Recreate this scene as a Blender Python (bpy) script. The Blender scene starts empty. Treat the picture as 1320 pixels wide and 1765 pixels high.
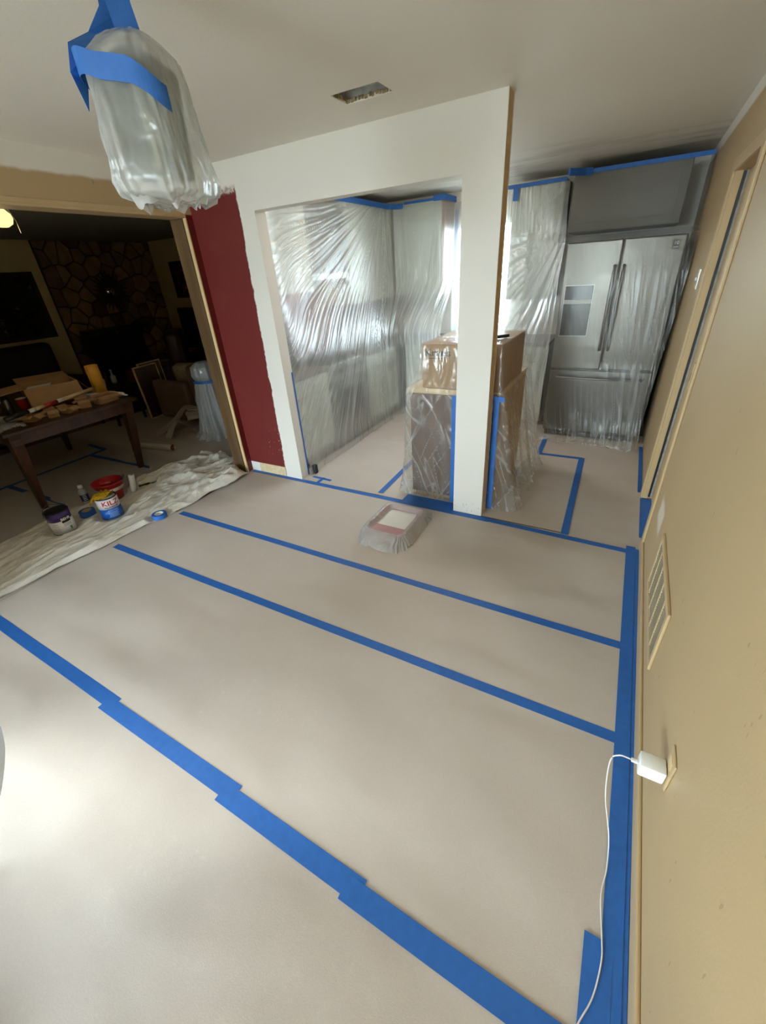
import bpy, bmesh, math, random
from mathutils import Vector, Matrix, noise

random.seed(7)
SC = bpy.context.scene
COL = SC.collection
PI = math.pi

# ------------------------------------------------------------------ camera
YAW, PITCH, ROLL, FPX = 5.36127206e-01, -5.23379777e-01, 7.22792407e-02, 706.6
CAM_H = 1.706
def cam_matrix():
    base = Matrix(((1, 0, 0), (0, 0, 1), (0, -1, 0)))
    R = Matrix.Rotation(YAW, 3, 'Z') @ Matrix.Rotation(PITCH, 3, 'X') @ base @ Matrix.Rotation(ROLL, 3, 'Z')
    cx, cy, cz = R.col[0], -R.col[1], -R.col[2]
    return Matrix(((cx.x, cy.x, cz.x, 0), (cx.y, cy.y, cz.y, 0), (cx.z, cy.z, cz.z, CAM_H), (0, 0, 0, 1)))
cd = bpy.data.cameras.new('camera')
cam = bpy.data.objects.new('camera', cd)
COL.objects.link(cam)
cam.matrix_world = cam_matrix()
cd.sensor_fit = 'HORIZONTAL'
cd.sensor_width = 36
cd.lens = FPX / 1320 * 36
cd.shift_y = -7.5 / 1320
cd.clip_start = 0.02
SC.camera = cam

# ------------------------------------------------------------------ world and light
world = bpy.data.worlds.new('sky')
SC.world = world
world.use_nodes = True
bg = world.node_tree.nodes['Background']
bg.inputs[0].default_value = (0.79, 0.89, 1.0, 1)      # even, overcast daylight
bg.inputs[1].default_value = 10.0
def portal(name, loc, rot, sx, sy):
    l = bpy.data.lights.new(name, 'AREA')
    l.shape = 'RECTANGLE'; l.size = sx; l.size_y = sy
    l.cycles.is_portal = True
    o = bpy.data.objects.new(name, l)
    o.location = loc; o.rotation_euler = rot
    COL.objects.link(o)
portal('side_window_portal', (-3.24, -.55, 1.5), (0, -PI / 2, 0), 1.15, .62)        # left wall, behind the camera
portal('back_window_portal', (-2.0, -4.29, 1.205), (PI / 2, 0, 0), 2.1, 2.31)
portal('kitchen_window_portal', (-1.72, 5.78, 1.55), (-PI / 2, 0, 0), 0.86, 1.16)
sl = bpy.data.lights.new('sun', 'SUN')
sl.energy = 1.1; sl.angle = math.radians(15); sl.color = (1.0, 0.97, 0.92)
so = bpy.data.objects.new('sun', sl)
so.rotation_euler = (math.radians(52), 0, math.radians(-68.5))
COL.objects.link(so)

vs = SC.view_settings
vs.view_transform = 'Standard'; vs.look = 'None'; vs.gamma = 1; vs.use_curve_mapping = False
vs.exposure = 2.0
SC.cycles.use_denoising = True
SC.cycles.denoising_input_passes = 'RGB_ALBEDO_NORMAL'; SC.cycles.denoising_prefilter = 'ACCURATE'
SC.cycles.max_bounces = 10
SC.cycles.diffuse_bounces = 5
SC.cycles.transparent_max_bounces = 24
SC.cycles.sample_clamp_indirect = 6
SC.cycles.caustics_reflective = False
SC.cycles.caustics_refractive = False

# ------------------------------------------------------------------ materials
class NT:
    """small helper for node expressions"""
    def __init__(self, name):
        self.m = bpy.data.materials.new(name); self.m.use_nodes = True
        self.t = self.m.node_tree; self.t.nodes.clear()
        self.out = self.t.nodes.new('ShaderNodeOutputMaterial')
    def n(self, typ, **kw):
        nd = self.t.nodes.new('ShaderNode' + typ)
        for k, v in kw.items(): setattr(nd, k, v)
        return nd
    def put(self, sock, v):
        if hasattr(v, 'links'): self.t.links.new(v, sock)
        elif v is not None:
            if isinstance(v, (tuple, list)) and len(v) == 3 and sock.type == 'RGBA': v = (*v, 1)
            sock.default_value = v
    def math(self, op, a, b=0.0, c=None, clamp=False):
        nd = self.n('Math', operation=op, use_clamp=clamp)
        self.put(nd.inputs[0], a); self.put(nd.inputs[1], b)
        if c is not None: self.put(nd.inputs[2], c)
        return nd.outputs[0]
    def add(self, a, b): return self.math('ADD', a, b)
    def mul(self, a, b, clamp=False): return self.math('MULTIPLY', a, b, clamp=clamp)
    def step(self, x, edge, soft):            # 0 below edge, 1 above
        nd = self.n('MapRange', interpolation_type='SMOOTHSTEP')
        self.put(nd.inputs[0], x)
        for i, v in ((1, edge - soft), (2, edge + soft), (3, 0.0), (4, 1.0)): nd.inputs[i].default_value = v
        return nd.outputs[0]
    def obj(self):
        return self.n('TexCoord').outputs['Object']
    def xyz(self, vec=None):
        nd = self.n('SeparateXYZ'); self.put(nd.inputs[0], vec or self.obj())
        return nd.outputs[0], nd.outputs[1], nd.outputs[2]
    def noise(self, scale, detail=3, rough=0.5, vec=None, stretch=None, dist=0.0):
        v = vec or self.obj()
        if stretch:
            mp = self.n('Mapping'); self.put(mp.inputs[0], v); mp.inputs['Scale'].default_value = stretch; v = mp.outputs[0]
        nd = self.n('TexNoise'); self.put(nd.inputs['Vector'], v)
        nd.inputs['Scale'].default_value = scale; nd.inputs['Detail'].default_value = detail
        nd.inputs['Roughness'].default_value = rough; nd.inputs['Distortion'].default_value = dist
        return nd.outputs[0]
    def mix(self, fac, a, b):
        nd = self.n('Mix', data_type='RGBA')
        self.put(nd.inputs['Factor'], fac); self.put(nd.inputs['A'] if False else nd.inputs[6], a); self.put(nd.inputs[7], b)
        return nd.outputs[2]
    def bump(self, h, strength=0.2, dist=0.01, normal=None):
        nd = self.n('Bump'); nd.inputs['Strength'].default_value = strength; nd.inputs['Distance'].default_value = dist
        self.put(nd.inputs['Height'], h)
        if normal: self.put(nd.inputs['Normal'], normal)
        return nd.outputs[0]
    def bsdf(self, color, rough=0.6, metal=0.0, normal=None, spec=None, **kw):
        nd = self.n('BsdfPrincipled')
        self.put(nd.inputs['Base Color'], color); self.put(nd.inputs['Roughness'], rough); self.put(nd.inputs['Metallic'], metal)
        if spec is not None: nd.inputs['Specular IOR Level'].default_value = spec
        if normal is not None: self.put(nd.inputs['Normal'], normal)
        for k, v in kw.items(): self.put(nd.inputs[k.replace('_', ' ')], v)
        return nd.outputs[0]
    def done(self, sh):
        self.t.links.new(sh, self.out.inputs[0]); return self.m

def s2l(r, g, b):
    f = lambda c: (c / 255) / 12.92 if c / 255 <= 0.04045 else ((c / 255 + 0.055) / 1.055) ** 2.4
    return (f(r), f(g), f(b))

def plain(name, col, rough=0.6, metal=0.0, var=0.08, vscale=6.0, bump=0.0, bscale=60.0, spec=None, stretch=None):
    t = NT(name)
    nz = t.noise(vscale, 4, 0.6, stretch=stretch)
    dark = tuple(c * (1 - var) for c in col); lite = tuple(min(1, c * (1 + var)) for c in col)
    c = t.mix(t.step(nz, 0.5, 0.28), dark, lite)
    nrm = t.bump(t.noise(bscale, 3, 0.6, stretch=stretch), bump, 0.005) if bump else None
    return t.done(t.bsdf(c, rough, metal, nrm, spec))

WHITE = s2l(228, 224, 216)
YELLOW = (0.475, 0.345, 0.185)
M = {}

def make_front_wall():
    t = NT('front_wall_paint')
    x, y, z = t.xyz()
    e = t.mul(t.add(t.noise(9, 4, 0.6), -0.5), 0.05)
    eb = t.mul(t.add(t.noise(24, 4, 0.7), -0.5), 0.035)
    xr = t.add(t.add(x, e), t.mul(z, -0.022))
    red = t.math('SUBTRACT', 1, t.step(xr, -2.695, 0.006))
    red = t.mul(red, t.math('SUBTRACT', 1, t.step(t.add(z, eb), 2.285, 0.02)))
    strip = t.math('SUBTRACT', 1, t.step(z, 0.098, 0.003))
    low = t.mul(strip, t.math('SUBTRACT', 1, t.step(t.add(x, e), -2.70, 0.004)))
    front = t.math('SUBTRACT', 1, t.step(y, 2.726, 0.002))
    spots = t.mul(t.step(t.noise(60, 2, 0.5), 0.70, 0.02), t.mul(t.step(z, 0.25, 0.06), t.math('SUBTRACT', 1, t.step(z, 0.45, 0.06))))
    spots = t.mul(spots, t.step(x, -2.85, 0.03))
    smear = t.mul(t.step(t.noise(3.2, 5, 0.7), 0.62, 0.12), 0.16)
    rc = t.mix(smear, s2l(104, 24, 19), s2l(134, 70, 60))
    rc = t.mix(spots, rc, (0.75, 0.7, 0.62))
    streak = t.mul(t.step(t.noise(70, 4, 0.7), 0.5, 0.1), t.step(z, 2.255, 0.012))
    rc = t.mix(t.mul(streak, 0.7), rc, WHITE)
    wc = t.mix(t.step(t.noise(1.4, 4, 0.5), 0.5, 0.3), tuple(c * 0.96 for c in WHITE), WHITE)
    bare = t.mix(t.step(x, -3.035, 0.004), (0.72, 0.7, 0.66), t.mix(t.step(t.noise(25, 3, 0.5), 0.5, 0.2), s2l(205, 182, 138), s2l(216, 200, 165)))
    c = t.mix(t.mul(red, front), wc, rc)
    c = t.mix(t.mul(low, front), c, bare)
    scr = t.mul(t.step(t.noise(120, 2, 0.6, stretch=(1, 1, .3)), 0.68, 0.02), t.mul(t.math('SUBTRACT', 1, t.step(z, 0.10, 0.05)), t.step(x, -1.0, 0.01)))
    c = t.mix(scr, c, s2l(120, 100, 80))
    n = t.bump(t.noise(140, 2, 0.5), 0.12, 0.003)
    return t.done(t.bsdf(c, 0.62, 0, n))
def make_yellow(name, top, base=YELLOW, soft=0.012, red=False):
    t = NT(name)
    x, y, z = t.xyz()
    e = t.mul(t.add(t.noise(7, 4, 0.6), -0.5), 0.035)
    w = t.step(t.add(z, e), top, soft)
    sc = t.mul(t.step(t.noise(38, 2, 0.5, stretch=(1, 1, 0.4)), 0.74, 0.015), 0.35)
    c = t.mix(t.step(t.noise(1.1, 4, 0.55), 0.5, 0.3), tuple(k * 0.95 for k in base), base)
    c = t.mix(sc, c, s2l(110, 88, 60))
    # bare white filler patch by the door casing
    dx = t.math('ABSOLUTE', t.add(y, -2.40)); dz = t.math('ABSOLUTE', t.add(z, -0.44))
    pt = t.mul(t.math('SUBTRACT', 1, t.step(t.add(dx, t.mul(e, 2.0)), 0.10, 0.03)), t.math('SUBTRACT', 1, t.step(t.add(dz, t.mul(e, 2.0)), 0.07, 0.03)))
    pt = t.mul(pt, t.step(x, 0.3, 0.05))
    c = t.mix(t.mul(pt, 0.75), c, s2l(222, 216, 200))
    c = t.mix(w, c, WHITE)
    if red: c = t.mix(t.mul(t.step(y, 2.655, .001), t.math('SUBTRACT', 1, t.step(z, 2.17, .003))), c, s2l(104, 24, 19))
    n = t.bump(t.noise(120, 2, 0.5), 0.12, 0.003)
    return t.done(t.bsdf(c, 0.5, 0, n))
def make_paper():
    t = NT('kraft_floor_paper')
    base = (0.60, 0.53, 0.475)
    c = t.mix(t.step(t.noise(1.6, 4, 0.6), 0.5, 0.3), tuple(k * 0.93 for k in base), tuple(k * 1.04 for k in base))
    c = t.mix(t.mul(t.step(t.noise(190, 3, 0.8), 0.5, 0.25), 0.30), c, tuple(k * 0.72 for k in base))
    fib = t.mul(t.step(t.noise(34, 6, 0.8), 0.60, 0.07), t.step(t.noise(2.2, 2, 0.5), 0.56, 0.08))
    c = t.mix(t.mul(fib, 0.22), c, s2l(226, 216, 204))         # dried white scuffs and footprints
    h = t.add(t.mul(t.noise(1.9, 2, 0.45, stretch=(0.6, 1, 1), dist=.4), 1.0), t.mul(t.noise(260, 2, 0.7), 0.012))
    n = t.bump(h, 0.5, 0.05)
    return t.done(t.bsdf(c, 0.52, 0, n, 0.35))
def make_tape(name='blue_masking_tape', col=(0.020, 0.135, 0.48)):
    t = NT(name)
    c = t.mix(t.step(t.noise(30, 3, 0.6), 0.5, 0.3), tuple(k * 0.9 for k in col), tuple(k * 1.08 for k in col))
    n = t.bump(t.noise(500, 2, 0.6), 0.15, 0.001)
    return t.done(t.bsdf(c, 0.55, 0, n))
def make_film(name, haze=0.3, hvar=0.15, gloss=0.5, tint=(0.97, 0.98, 0.97), crinkle=0.35, cscale=14, rough=0.22, nscale=2.5, white=(0.90, 0.91, 0.90), stretch=None, fold=0.0):
    t = NT(name)
    tr = t.n('BsdfTransparent'); tr.inputs[0].default_value = (*tint, 1)
    df = t.n('BsdfDiffuse'); df.inputs[0].default_value = (*white, 1)
    tl = t.n('BsdfTranslucent'); tl.inputs[0].default_value = (*white, 1)
    gl = t.n('BsdfGlossy'); gl.inputs[0].default_value = (1, 1, 1, 1); gl.inputs['Roughness'].default_value = rough
    nb = t.bump(t.noise(cscale, 2, 0.5, stretch=stretch, dist=0.8), crinkle, 0.04)
    for nd in (df, tl, gl): t.put(nd.inputs['Normal'], nb)
    m1 = t.n('MixShader'); m1.inputs[0].default_value = 0.5
    t.put(m1.inputs[1], df.outputs[0]); t.put(m1.inputs[2], tl.outputs[0])
    hz = t.add(haze - hvar / 2, t.mul(t.noise(nscale, 4, 0.6, stretch=stretch), hvar))
    if fold:                                   # doubled film along the creases is denser
        an = t.n('Attribute', attribute_name='fold'); hz = t.math('MULTIPLY_ADD', an.outputs['Fac'], fold, hz, clamp=True)
    m2 = t.n('MixShader'); t.put(m2.inputs[0], hz)
    t.put(m2.inputs[1], tr.outputs[0]); t.put(m2.inputs[2], m1.outputs[0])
    lw = t.n('LayerWeight'); lw.inputs[0].default_value = 0.35; t.put(lw.inputs['Normal'], nb)
    f = t.math('MULTIPLY_ADD', lw.outputs['Fresnel'], gloss, 0.02)
    m3 = t.n('MixShader'); t.put(m3.inputs[0], f)
    t.put(m3.inputs[1], m2.outputs[0]); t.put(m3.inputs[2], gl.outputs[0])
    return t.done(m3.outputs[0])
def make_wood(name, a, b, scale=3.0, stretch=(1, 1, 0.08), rough=0.45):
    t = NT(name)
    g = t.noise(scale * 6, 5, 0.65, stretch=stretch, dist=0.6)
    c = t.mix(t.step(g, 0.5, 0.2), a, b)
    n = t.bump(g, 0.08, 0.003)
    return t.done(t.bsdf(c, rough, 0, n))
def make_steel(name, col=(0.55, 0.545, 0.53), rough=0.3):
    t = NT(name)
    g = t.noise(40, 3, 0.6, stretch=(1.0, 1.0, 30.0))
    c = t.mix(t.step(t.noise(2.5, 4, 0.6), 0.5, 0.3), tuple(k * 0.9 for k in col), tuple(min(1, k * 1.06) for k in col))
    r = rough
    return t.done(t.bsdf(c, r, 1.0))
def make_emit(name, col, strength):
    t = NT(name); e = t.n('Emission'); e.inputs[0].default_value = (*col, 1); e.inputs[1].default_value = strength
    return t.done(e.outputs[0])
def make_glass(name, rough=0.02, tint=(0.92, 0.96, 0.95)):
    t = NT(name)
    tr = t.n('BsdfTransparent'); tr.inputs[0].default_value = (*tint, 1)
    gl = t.n('BsdfGlossy'); gl.inputs['Roughness'].default_value = rough
    lw = t.n('LayerWeight'); lw.inputs[0].default_value = 0.25
    m = t.n('MixShader'); t.put(m.inputs[0], t.mul(lw.outputs['Fresnel'], 0.8)); t.put(m.inputs[1], tr.outputs[0]); t.put(m.inputs[2], gl.outputs[0])
    return t.done(m.outputs[0])

M['front'] = make_front_wall()
M['yellow'] = make_yellow('tan_wall_paint', 2.325, red=True)
M['right'] = make_yellow('tan_right_wall_paint', 2.36)
M['trim_tan'] = plain('tan_trim_paint', tuple(min(1, c * 1.10) for c in YELLOW), 0.42, var=0.05)
M['cream'] = plain('cream_trim_paint', s2l(214, 188, 140), 0.5, var=0.05)
M['white'] = plain('white_paint', WHITE, 0.6, var=0.03)
def make_ceiling():
    t = NT('ceiling_paint')
    x, y, z = t.xyz()
    w = tuple(min(.86, c * 1.08) for c in WHITE)
    c = t.mix(t.step(t.noise(1.0, 4, 0.55), 0.5, 0.3), tuple(k * 0.95 for k in w), w)
    band = t.mul(t.step(y, 4.3, 0.5), t.math('SUBTRACT', 1, t.step(y, 5.4, 0.3)))
    sm = t.mul(t.step(t.noise(2.0, 4, 0.6, stretch=(0.5, 2.5, 1)), 0.55, 0.08), band)
    c = t.mix(t.mul(sm, 0.3), c, s2l(130, 126, 118))          # ceiling shade near the film tape, painted as grey streaks
    n = t.bump(t.noise(90, 3, 0.5), 0.15, 0.004)
    return t.done(t.bsdf(c, 0.8, 0, n))
M['ceiling'] = make_ceiling()
M['paper'] = make_paper()
M['tape'] = make_tape()
M['subfloor'] = plain('subfloor_vinyl', s2l(120, 100, 80), 0.5)
M['film'] = make_film('clear_sheet_film', 0.22, 0.16, 0.55, crinkle=0.25, cscale=18)
M['film_curtain'] = make_film('curtain_film', 0.27, 0.16, 0.14, crinkle=0.10, cscale=16, rough=0.38, stretch=(1, 1, 0.5), fold=0.55)
M['film_window'] = make_film('window_film', 0.30, 0.16, 0.4, crinkle=0.2, cscale=10, stretch=(2, 1, 0.4))
M['film_fridge'] = make_film('fridge_film', 0.08, 0.08, 0.26, crinkle=0.08, cscale=6, rough=0.28, stretch=(1.5, 1, 0.6), fold=0.6)
M['film_island'] = make_film('island_film', 0.11, 0.10, 0.3, crinkle=0.2, cscale=8, rough=0.16, fold=0.5)
M['film_white'] = make_film('white_film', 0.62, 0.22, 0.5, crinkle=0.45, cscale=16)
M['film_tray'] = make_film('tray_bag_film', 0.68, 0.4, 0.5, crinkle=0.5, cscale=14, nscale=7)
M['film_cover'] = plain('white_plastic_cover', (0.86, 0.89, 0.93), 0.35, var=0.04, bump=0.3, bscale=9)
M['film_bag'] = make_film('bag_film', 0.40, 0.26, 0.5, crinkle=0.4, cscale=11, rough=0.25, nscale=6)
M['canvas'] = None
def make_canvas():
    t = NT('canvas_dropcloth')
    base = s2l(226, 221, 210)
    c = t.mix(t.step(t.noise(3.5, 4, 0.6), 0.5, 0.25), tuple(k * 0.90 for k in base), base)
    st = t.mul(t.step(t.noise(9, 4, 0.7), 0.70, 0.03), 0.5)
    c = t.mix(st, c, s2l(128, 112, 96))
    h = t.add(t.noise(13, 4, 0.6, stretch=(2.2, .7, 1), dist=.6), t.mul(t.noise(420, 2, .6), .03))
    n = t.bump(h, 0.7, 0.02)
    return t.done(t.bsdf(c, 0.9, 0, n, 0.1))
M['canvas'] = make_canvas()
M['cab'] = plain('pale_grey_cabinet', s2l(196, 200, 192), 0.5, var=0.03)
M['cab_dark'] = plain('dark_grey_panel', s2l(94, 89, 79), 0.5, var=0.05)
M['counter'] = plain('counter_stone', s2l(120, 116, 108), 0.35, var=0.2, vscale=40)
M['black'] = plain('black_plastic', (0.012, 0.012, 0.013), 0.4, var=0.1)
M['black_gloss'] = plain('black_glass', (0.01, 0.01, 0.011), 0.12, var=0.05)
M['steel'] = make_steel('brushed_steel', (0.165, 0.153, 0.135), 0.30)
M['steel_dark'] = make_steel('dark_steel', (0.32, 0.32, 0.315), 0.35)
M['galv'] = plain('galvanised_duct', (0.62, 0.63, 0.62), 0.4, 0.3, var=0.25, vscale=18, bump=0.2, bscale=40)
M['duct_grey'] = plain('duct_mastic', s2l(120, 124, 128), 0.7, var=0.5, vscale=22)
M['plaster'] = plain('broken_plaster_edge', s2l(170, 152, 122), 0.9, var=0.35, vscale=30, bump=0.6, bscale=40)
M['brown_wood'] = make_wood('brown_cabinet_wood', s2l(84, 60, 47), s2l(108, 80, 63))
M['lightwood'] = make_wood('light_raw_wood', s2l(206, 176, 136), s2l(224, 198, 160), stretch=(0.1, 1, 1))
M['ply'] = make_wood('tan_plywood', s2l(176, 142, 96), s2l(196, 164, 118), 1.5)
M['darkwood'] = make_wood('dark_walnut', s2l(52, 33, 24), s2l(78, 50, 34), 2.0, (1, 1, 0.12), 0.3)
M['jambwood'] = make_wood('stained_jamb_wood', s2l(78, 56, 36), s2l(102, 78, 50), 2.5, (1, 1, 0.06))
M['card'] = plain('cardboard', s2l(172, 136, 98), 0.85, var=0.08, vscale=10, bump=0.1, bscale=200)
M['card_in'] = plain('cardboard_inside', s2l(150, 116, 82), 0.9, var=0.08)
M['paperwhite'] = plain('white_sheet_paper', s2l(222, 220, 216), 0.8, var=0.04)
M['plastic_white'] = plain('white_plastic', s2l(235, 235, 232), 0.3, var=0.02)
M['red_plastic'] = plain('red_plastic', s2l(170, 30, 36), 0.35, var=0.12, vscale=20)
M['mustard'] = plain('mustard_roll', s2l(222, 164, 58), 0.7, var=0.08, vscale=20)
M['yellow_cloth'] = plain('yellow_cloth', s2l(236, 192, 40), 0.9, var=0.1, bump=0.3, bscale=120)
M['purple'] = plain('purple_can_band', s2l(62, 38, 104), 0.35, var=0.05)
M['can_white'] = plain('white_can_label', s2l(228, 226, 228), 0.4, var=0.03)
M['can_blue'] = plain('blue_can_label', s2l(30, 98, 196), 0.4, var=0.08)
M['ink_red'] = plain('red_ink', s2l(190, 28, 34), 0.5)
M['ink_navy'] = plain('navy_ink', s2l(34, 44, 92), 0.5)
M['ink_black'] = plain('black_ink', s2l(26, 24, 24), 0.6)
M['ink_grey'] = plain('grey_ink', s2l(120, 118, 120), 0.6)
M['ink_green'] = plain('green_ink', s2l(88, 160, 70), 0.6)
M['ink_pale'] = plain('pale_blue_ink', s2l(160, 200, 240), 0.6)
M['paint_white'] = plain('wet_white_paint', s2l(240, 240, 236), 0.2, var=0.02)
M['stone_a'] = plain('stone_tan', s2l(118, 92, 62), 0.85, var=0.3, vscale=4, bump=0.8, bscale=14)
M['stone_b'] = plain('stone_buff', s2l(140, 112, 78), 0.85, var=0.25, vscale=5, bump=0.8, bscale=12)
M['stone_c'] = plain('stone_rust', s2l(96, 64, 42), 0.85, var=0.3, vscale=4, bump=0.8, bscale=14)
M['mortar'] = plain('mortar', s2l(60, 50, 38), 0.95, var=0.2)
M['cream_wall'] = plain('cream_living_wall', s2l(206, 190, 146), 0.7, var=0.04)
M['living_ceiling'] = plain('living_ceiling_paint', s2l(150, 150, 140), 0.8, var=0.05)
M['dark_leather'] = plain('dark_leather', s2l(34, 26, 26), 0.45, var=0.15)
M['red_leather'] = plain('oxblood_leather', s2l(58, 20, 20), 0.4, var=0.15)
M['taupe'] = plain('taupe_upholstery', s2l(112, 90, 76), 0.95, var=0.1, vscale=14, bump=0.2, bscale=250)
M['pattern'] = plain('speckled_cushion', s2l(150, 132, 112), 0.95, var=0.45, vscale=70)
M['bronze'] = plain('bronze_leaf', s2l(70, 62, 48), 0.35, 0.7, var=0.2)
M['mirror'] = plain('mirror_glass', (0.7, 0.7, 0.7), 0.05, 1.0, var=0.0)
M['glass'] = make_glass('window_glass')
M['lantern_glass'] = make_glass('lantern_glass', 0.1, (0.78, 0.83, 0.78))
M['rug'] = plain('dark_red_rug', s2l(80, 26, 24), 0.95, var=0.2)
M['globe'] = make_emit('lit_globe', (1.0, 0.76, 0.34), 0.36)
M['bulb'] = make_emit('range_hood_lamp', (1.0, 0.82, 0.55), 18.0)
M['cable'] = plain('white_cable', s2l(226, 222, 214), 0.45)
M['brass'] = plain('nickel', (0.6, 0.57, 0.5), 0.3, 1.0)
M['lawn'] = plain('patio_concrete', s2l(150, 146, 138), 0.9)
M['vinyl'] = plain('white_window_vinyl', s2l(230, 230, 228), 0.4, var=0.02)

# ------------------------------------------------------------------ mesh helpers
class MB:
    def __init__(self, T=None):
        self.bm = bmesh.new(); self.T = T
    def quadmesh(self, verts, faces):
        vs_ = [self.bm.verts.new(v) for v in verts]
        for f in faces:
            try: self.bm.faces.new([vs_[i] for i in f])
            except ValueError: pass
        return self
    def box(self, x0, x1, y0, y1, z0, z1, bev=0.0, R=None, seg=2):
        r = bmesh.ops.create_cube(self.bm, size=1.0)
        c = Vector(((x0 + x1) / 2, (y0 + y1) / 2, (z0 + z1) / 2)); s = (x1 - x0, y1 - y0, z1 - z0)
        for v in r['verts']: v.co = Vector((v.co.x * s[0], v.co.y * s[1], v.co.z * s[2]))
        if bev > 0:
            es = list({e for v in r['verts'] for e in v.link_edges})
            rr = bmesh.ops.bevel(self.bm, geom=es, offset=min(bev, min(s) * 0.45), segments=seg, affect='EDGES', profile=0.6)
            vs_ = {v for f in rr['faces'] for v in f.verts} | {v for v in r['verts'] if v.is_valid}
            # include the untouched inner faces' verts
            stack = list(vs_); seen = set(vs_)
            while stack:
                v = stack.pop()
                for e in v.link_edges:
                    o = e.other_vert(v)
                    if o not in seen: seen.add(o); stack.append(o)
            vs_ = seen
        else: vs_ = set(r['verts'])
        for v in vs_:
            if R is not None: v.co = R @ v.co
            v.co += c
        return self
    def loft(self, loops, closed=True, cap0=False, cap1=False):
        rows = [[self.bm.verts.new(p) for p in L] for L in loops]
        n = len(rows[0])
        for a, b in zip(rows, rows[1:]):
            for i in range(n if closed else n - 1):
                j = (i + 1) % n
                try: self.bm.faces.new((a[i], a[j], b[j], b[i]))
                except ValueError: pass
        if cap0: self.bm.faces.new(list(reversed(rows[0])))
        if cap1: self.bm.faces.new(rows[-1])
        return self
    def lathe(self, prof, c=(0, 0, 0), n=32, cap0=True, cap1=True):
        L = [[(c[0] + r * math.cos(2 * PI * i / n), c[1] + r * math.sin(2 * PI * i / n), c[2] + z) for i in range(n)] for r, z in prof]
        return self.loft(L, True, cap0, cap1)
    def tube(self, pts, r, n=8, cap=True):
        pts = [Vector(p) for p in pts]; loops = []
        up = Vector((0, 0, 1))
        for i, p in enumerate(pts):
            d = (pts[min(i + 1, len(pts) - 1)] - pts[max(i - 1, 0)]).normalized()
            a = d.cross(up if abs(d.z) < 0.95 else Vector((1, 0, 0))).normalized(); b = d.cross(a).normalized()
            rr = r[i] if isinstance(r, (list, tuple)) else r
            loops.append([p + a * rr * math.cos(2 * PI * k / n) + b * rr * math.sin(2 * PI * k / n) for k in range(n)])
        return self.loft(loops, True, cap, cap)
    def prism(self, poly, z0, z1):
        lo = [(x, y, z0) for x, y in poly]; hi = [(x, y, z1) for x, y in poly]
        return self.loft([lo, hi], True, True, True)
    def grid(self, f, nu, nv):
        rows = [[self.bm.verts.new(f(i / nu, j / nv)) for i in range(nu + 1)] for j in range(nv + 1)]
        for j in range(nv):
            for i in range(nu):
                self.bm.faces.new((rows[j][i], rows[j][i + 1], rows[j + 1][i + 1], rows[j + 1][i]))
        return self
    def obj(self, name, mat, parent=None, smooth=False, label=None, kind=None):
        if self.T is not None: self.bm.transform(self.T)
        bmesh.ops.recalc_face_normals(self.bm, faces=self.bm.faces)
        me = bpy.data.meshes.new(name); self.bm.to_mesh(me); self.bm.free()
        if smooth: me.polygons.foreach_set('use_smooth', [True] * len(me.polygons))
        me.materials.append(M[mat] if isinstance(mat, str) else mat)
        o = bpy.data.objects.new(name, me); COL.objects.link(o)
        if parent is not None:
            o.parent = parent
            o.matrix_parent_inverse = Matrix.Translation(-parent.location)
        if label: o['label'] = label
        if kind: o['kind'] = kind
        return o

def thing(name, label, cat, loc=(0, 0, 0), group=None):
    o = bpy.data.objects.new(name, None); o.empty_display_size = 0.05
    o.location = loc; COL.objects.link(o)
    o['label'] = label; o['category'] = cat
    if group: o['group'] = group
    return o
def tag(o, label, cat, group=None):
    o['label'] = label; o['category'] = cat
    if group: o['group'] = group
    return o
def struct(o): o['kind'] = 'structure'; return o
def box(name, mat, dims, parent=None, bev=0.0, T=None, label=None, smooth=False):
    return MB(T).box(*dims, bev=bev).obj(name, mat, parent, smooth, label)
def TR(x, y, z, rz=0.0, rx=0.0, ry=0.0):
    return Matrix.Translation((x, y, z)) @ Matrix.Rotation(rz, 4, 'Z') @ Matrix.Rotation(ry, 4, 'Y') @ Matrix.Rotation(rx, 4, 'X')
def smooth_by_angle(o, ang=0.6):
    me = o.data
    me.polygons.foreach_set('use_smooth', [True] * len(me.polygons))
    bm = bmesh.new(); bm.from_mesh(me)
    for e in bm.edges:
        e.smooth = not (len(e.link_faces) == 2 and e.calc_face_angle(0) > ang)
    bm.to_mesh(me); bm.free()
    return o
_txt = {}
def text_mesh(s, size, bold=0.0, space=1.0):
    """lettering as vertices/faces, x to the right, y up, centred"""
    cu = bpy.data.curves.new('lettering', 'FONT'); cu.body = s; cu.size = size; cu.offset = bold * size
    cu.space_character = space
    cu.align_x = 'CENTER'; cu.align_y = 'CENTER'; cu.resolution_u = 3
    o = bpy.data.objects.new('lettering', cu); COL.objects.link(o)
    dg = bpy.context.evaluated_depsgraph_get(); dg.update()
    me = bpy.data.meshes.new_from_object(o.evaluated_get(dg))
    v = [tuple(p.co) for p in me.vertices]; f = [tuple(p.vertices) for p in me.polygons]
    bpy.data.objects.remove(o); bpy.data.curves.remove(cu); bpy.data.meshes.remove(me)
    return v, f
def N(x, y=0.0, z=0.0): return noise.noise(Vector((x, y, z)))

CEIL = 2.44

# ------------------------------------------------------------------ room shell
BY = -4.2
LX, RX, FY = -3.15, 0.35, 2.72            # left wall face, right wall face, front wall face
struct(MB().box(-8.2, LX - .15, -.15, 5.9, -0.12, -0.006).box(LX - .15, 0.6, BY - .15, 5.9, -0.12, -0.006).obj('floor', 'subfloor'))
struct(box('ground', 'lawn', (-30, 30, -40, 40, -0.5, -0.3)))

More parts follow.
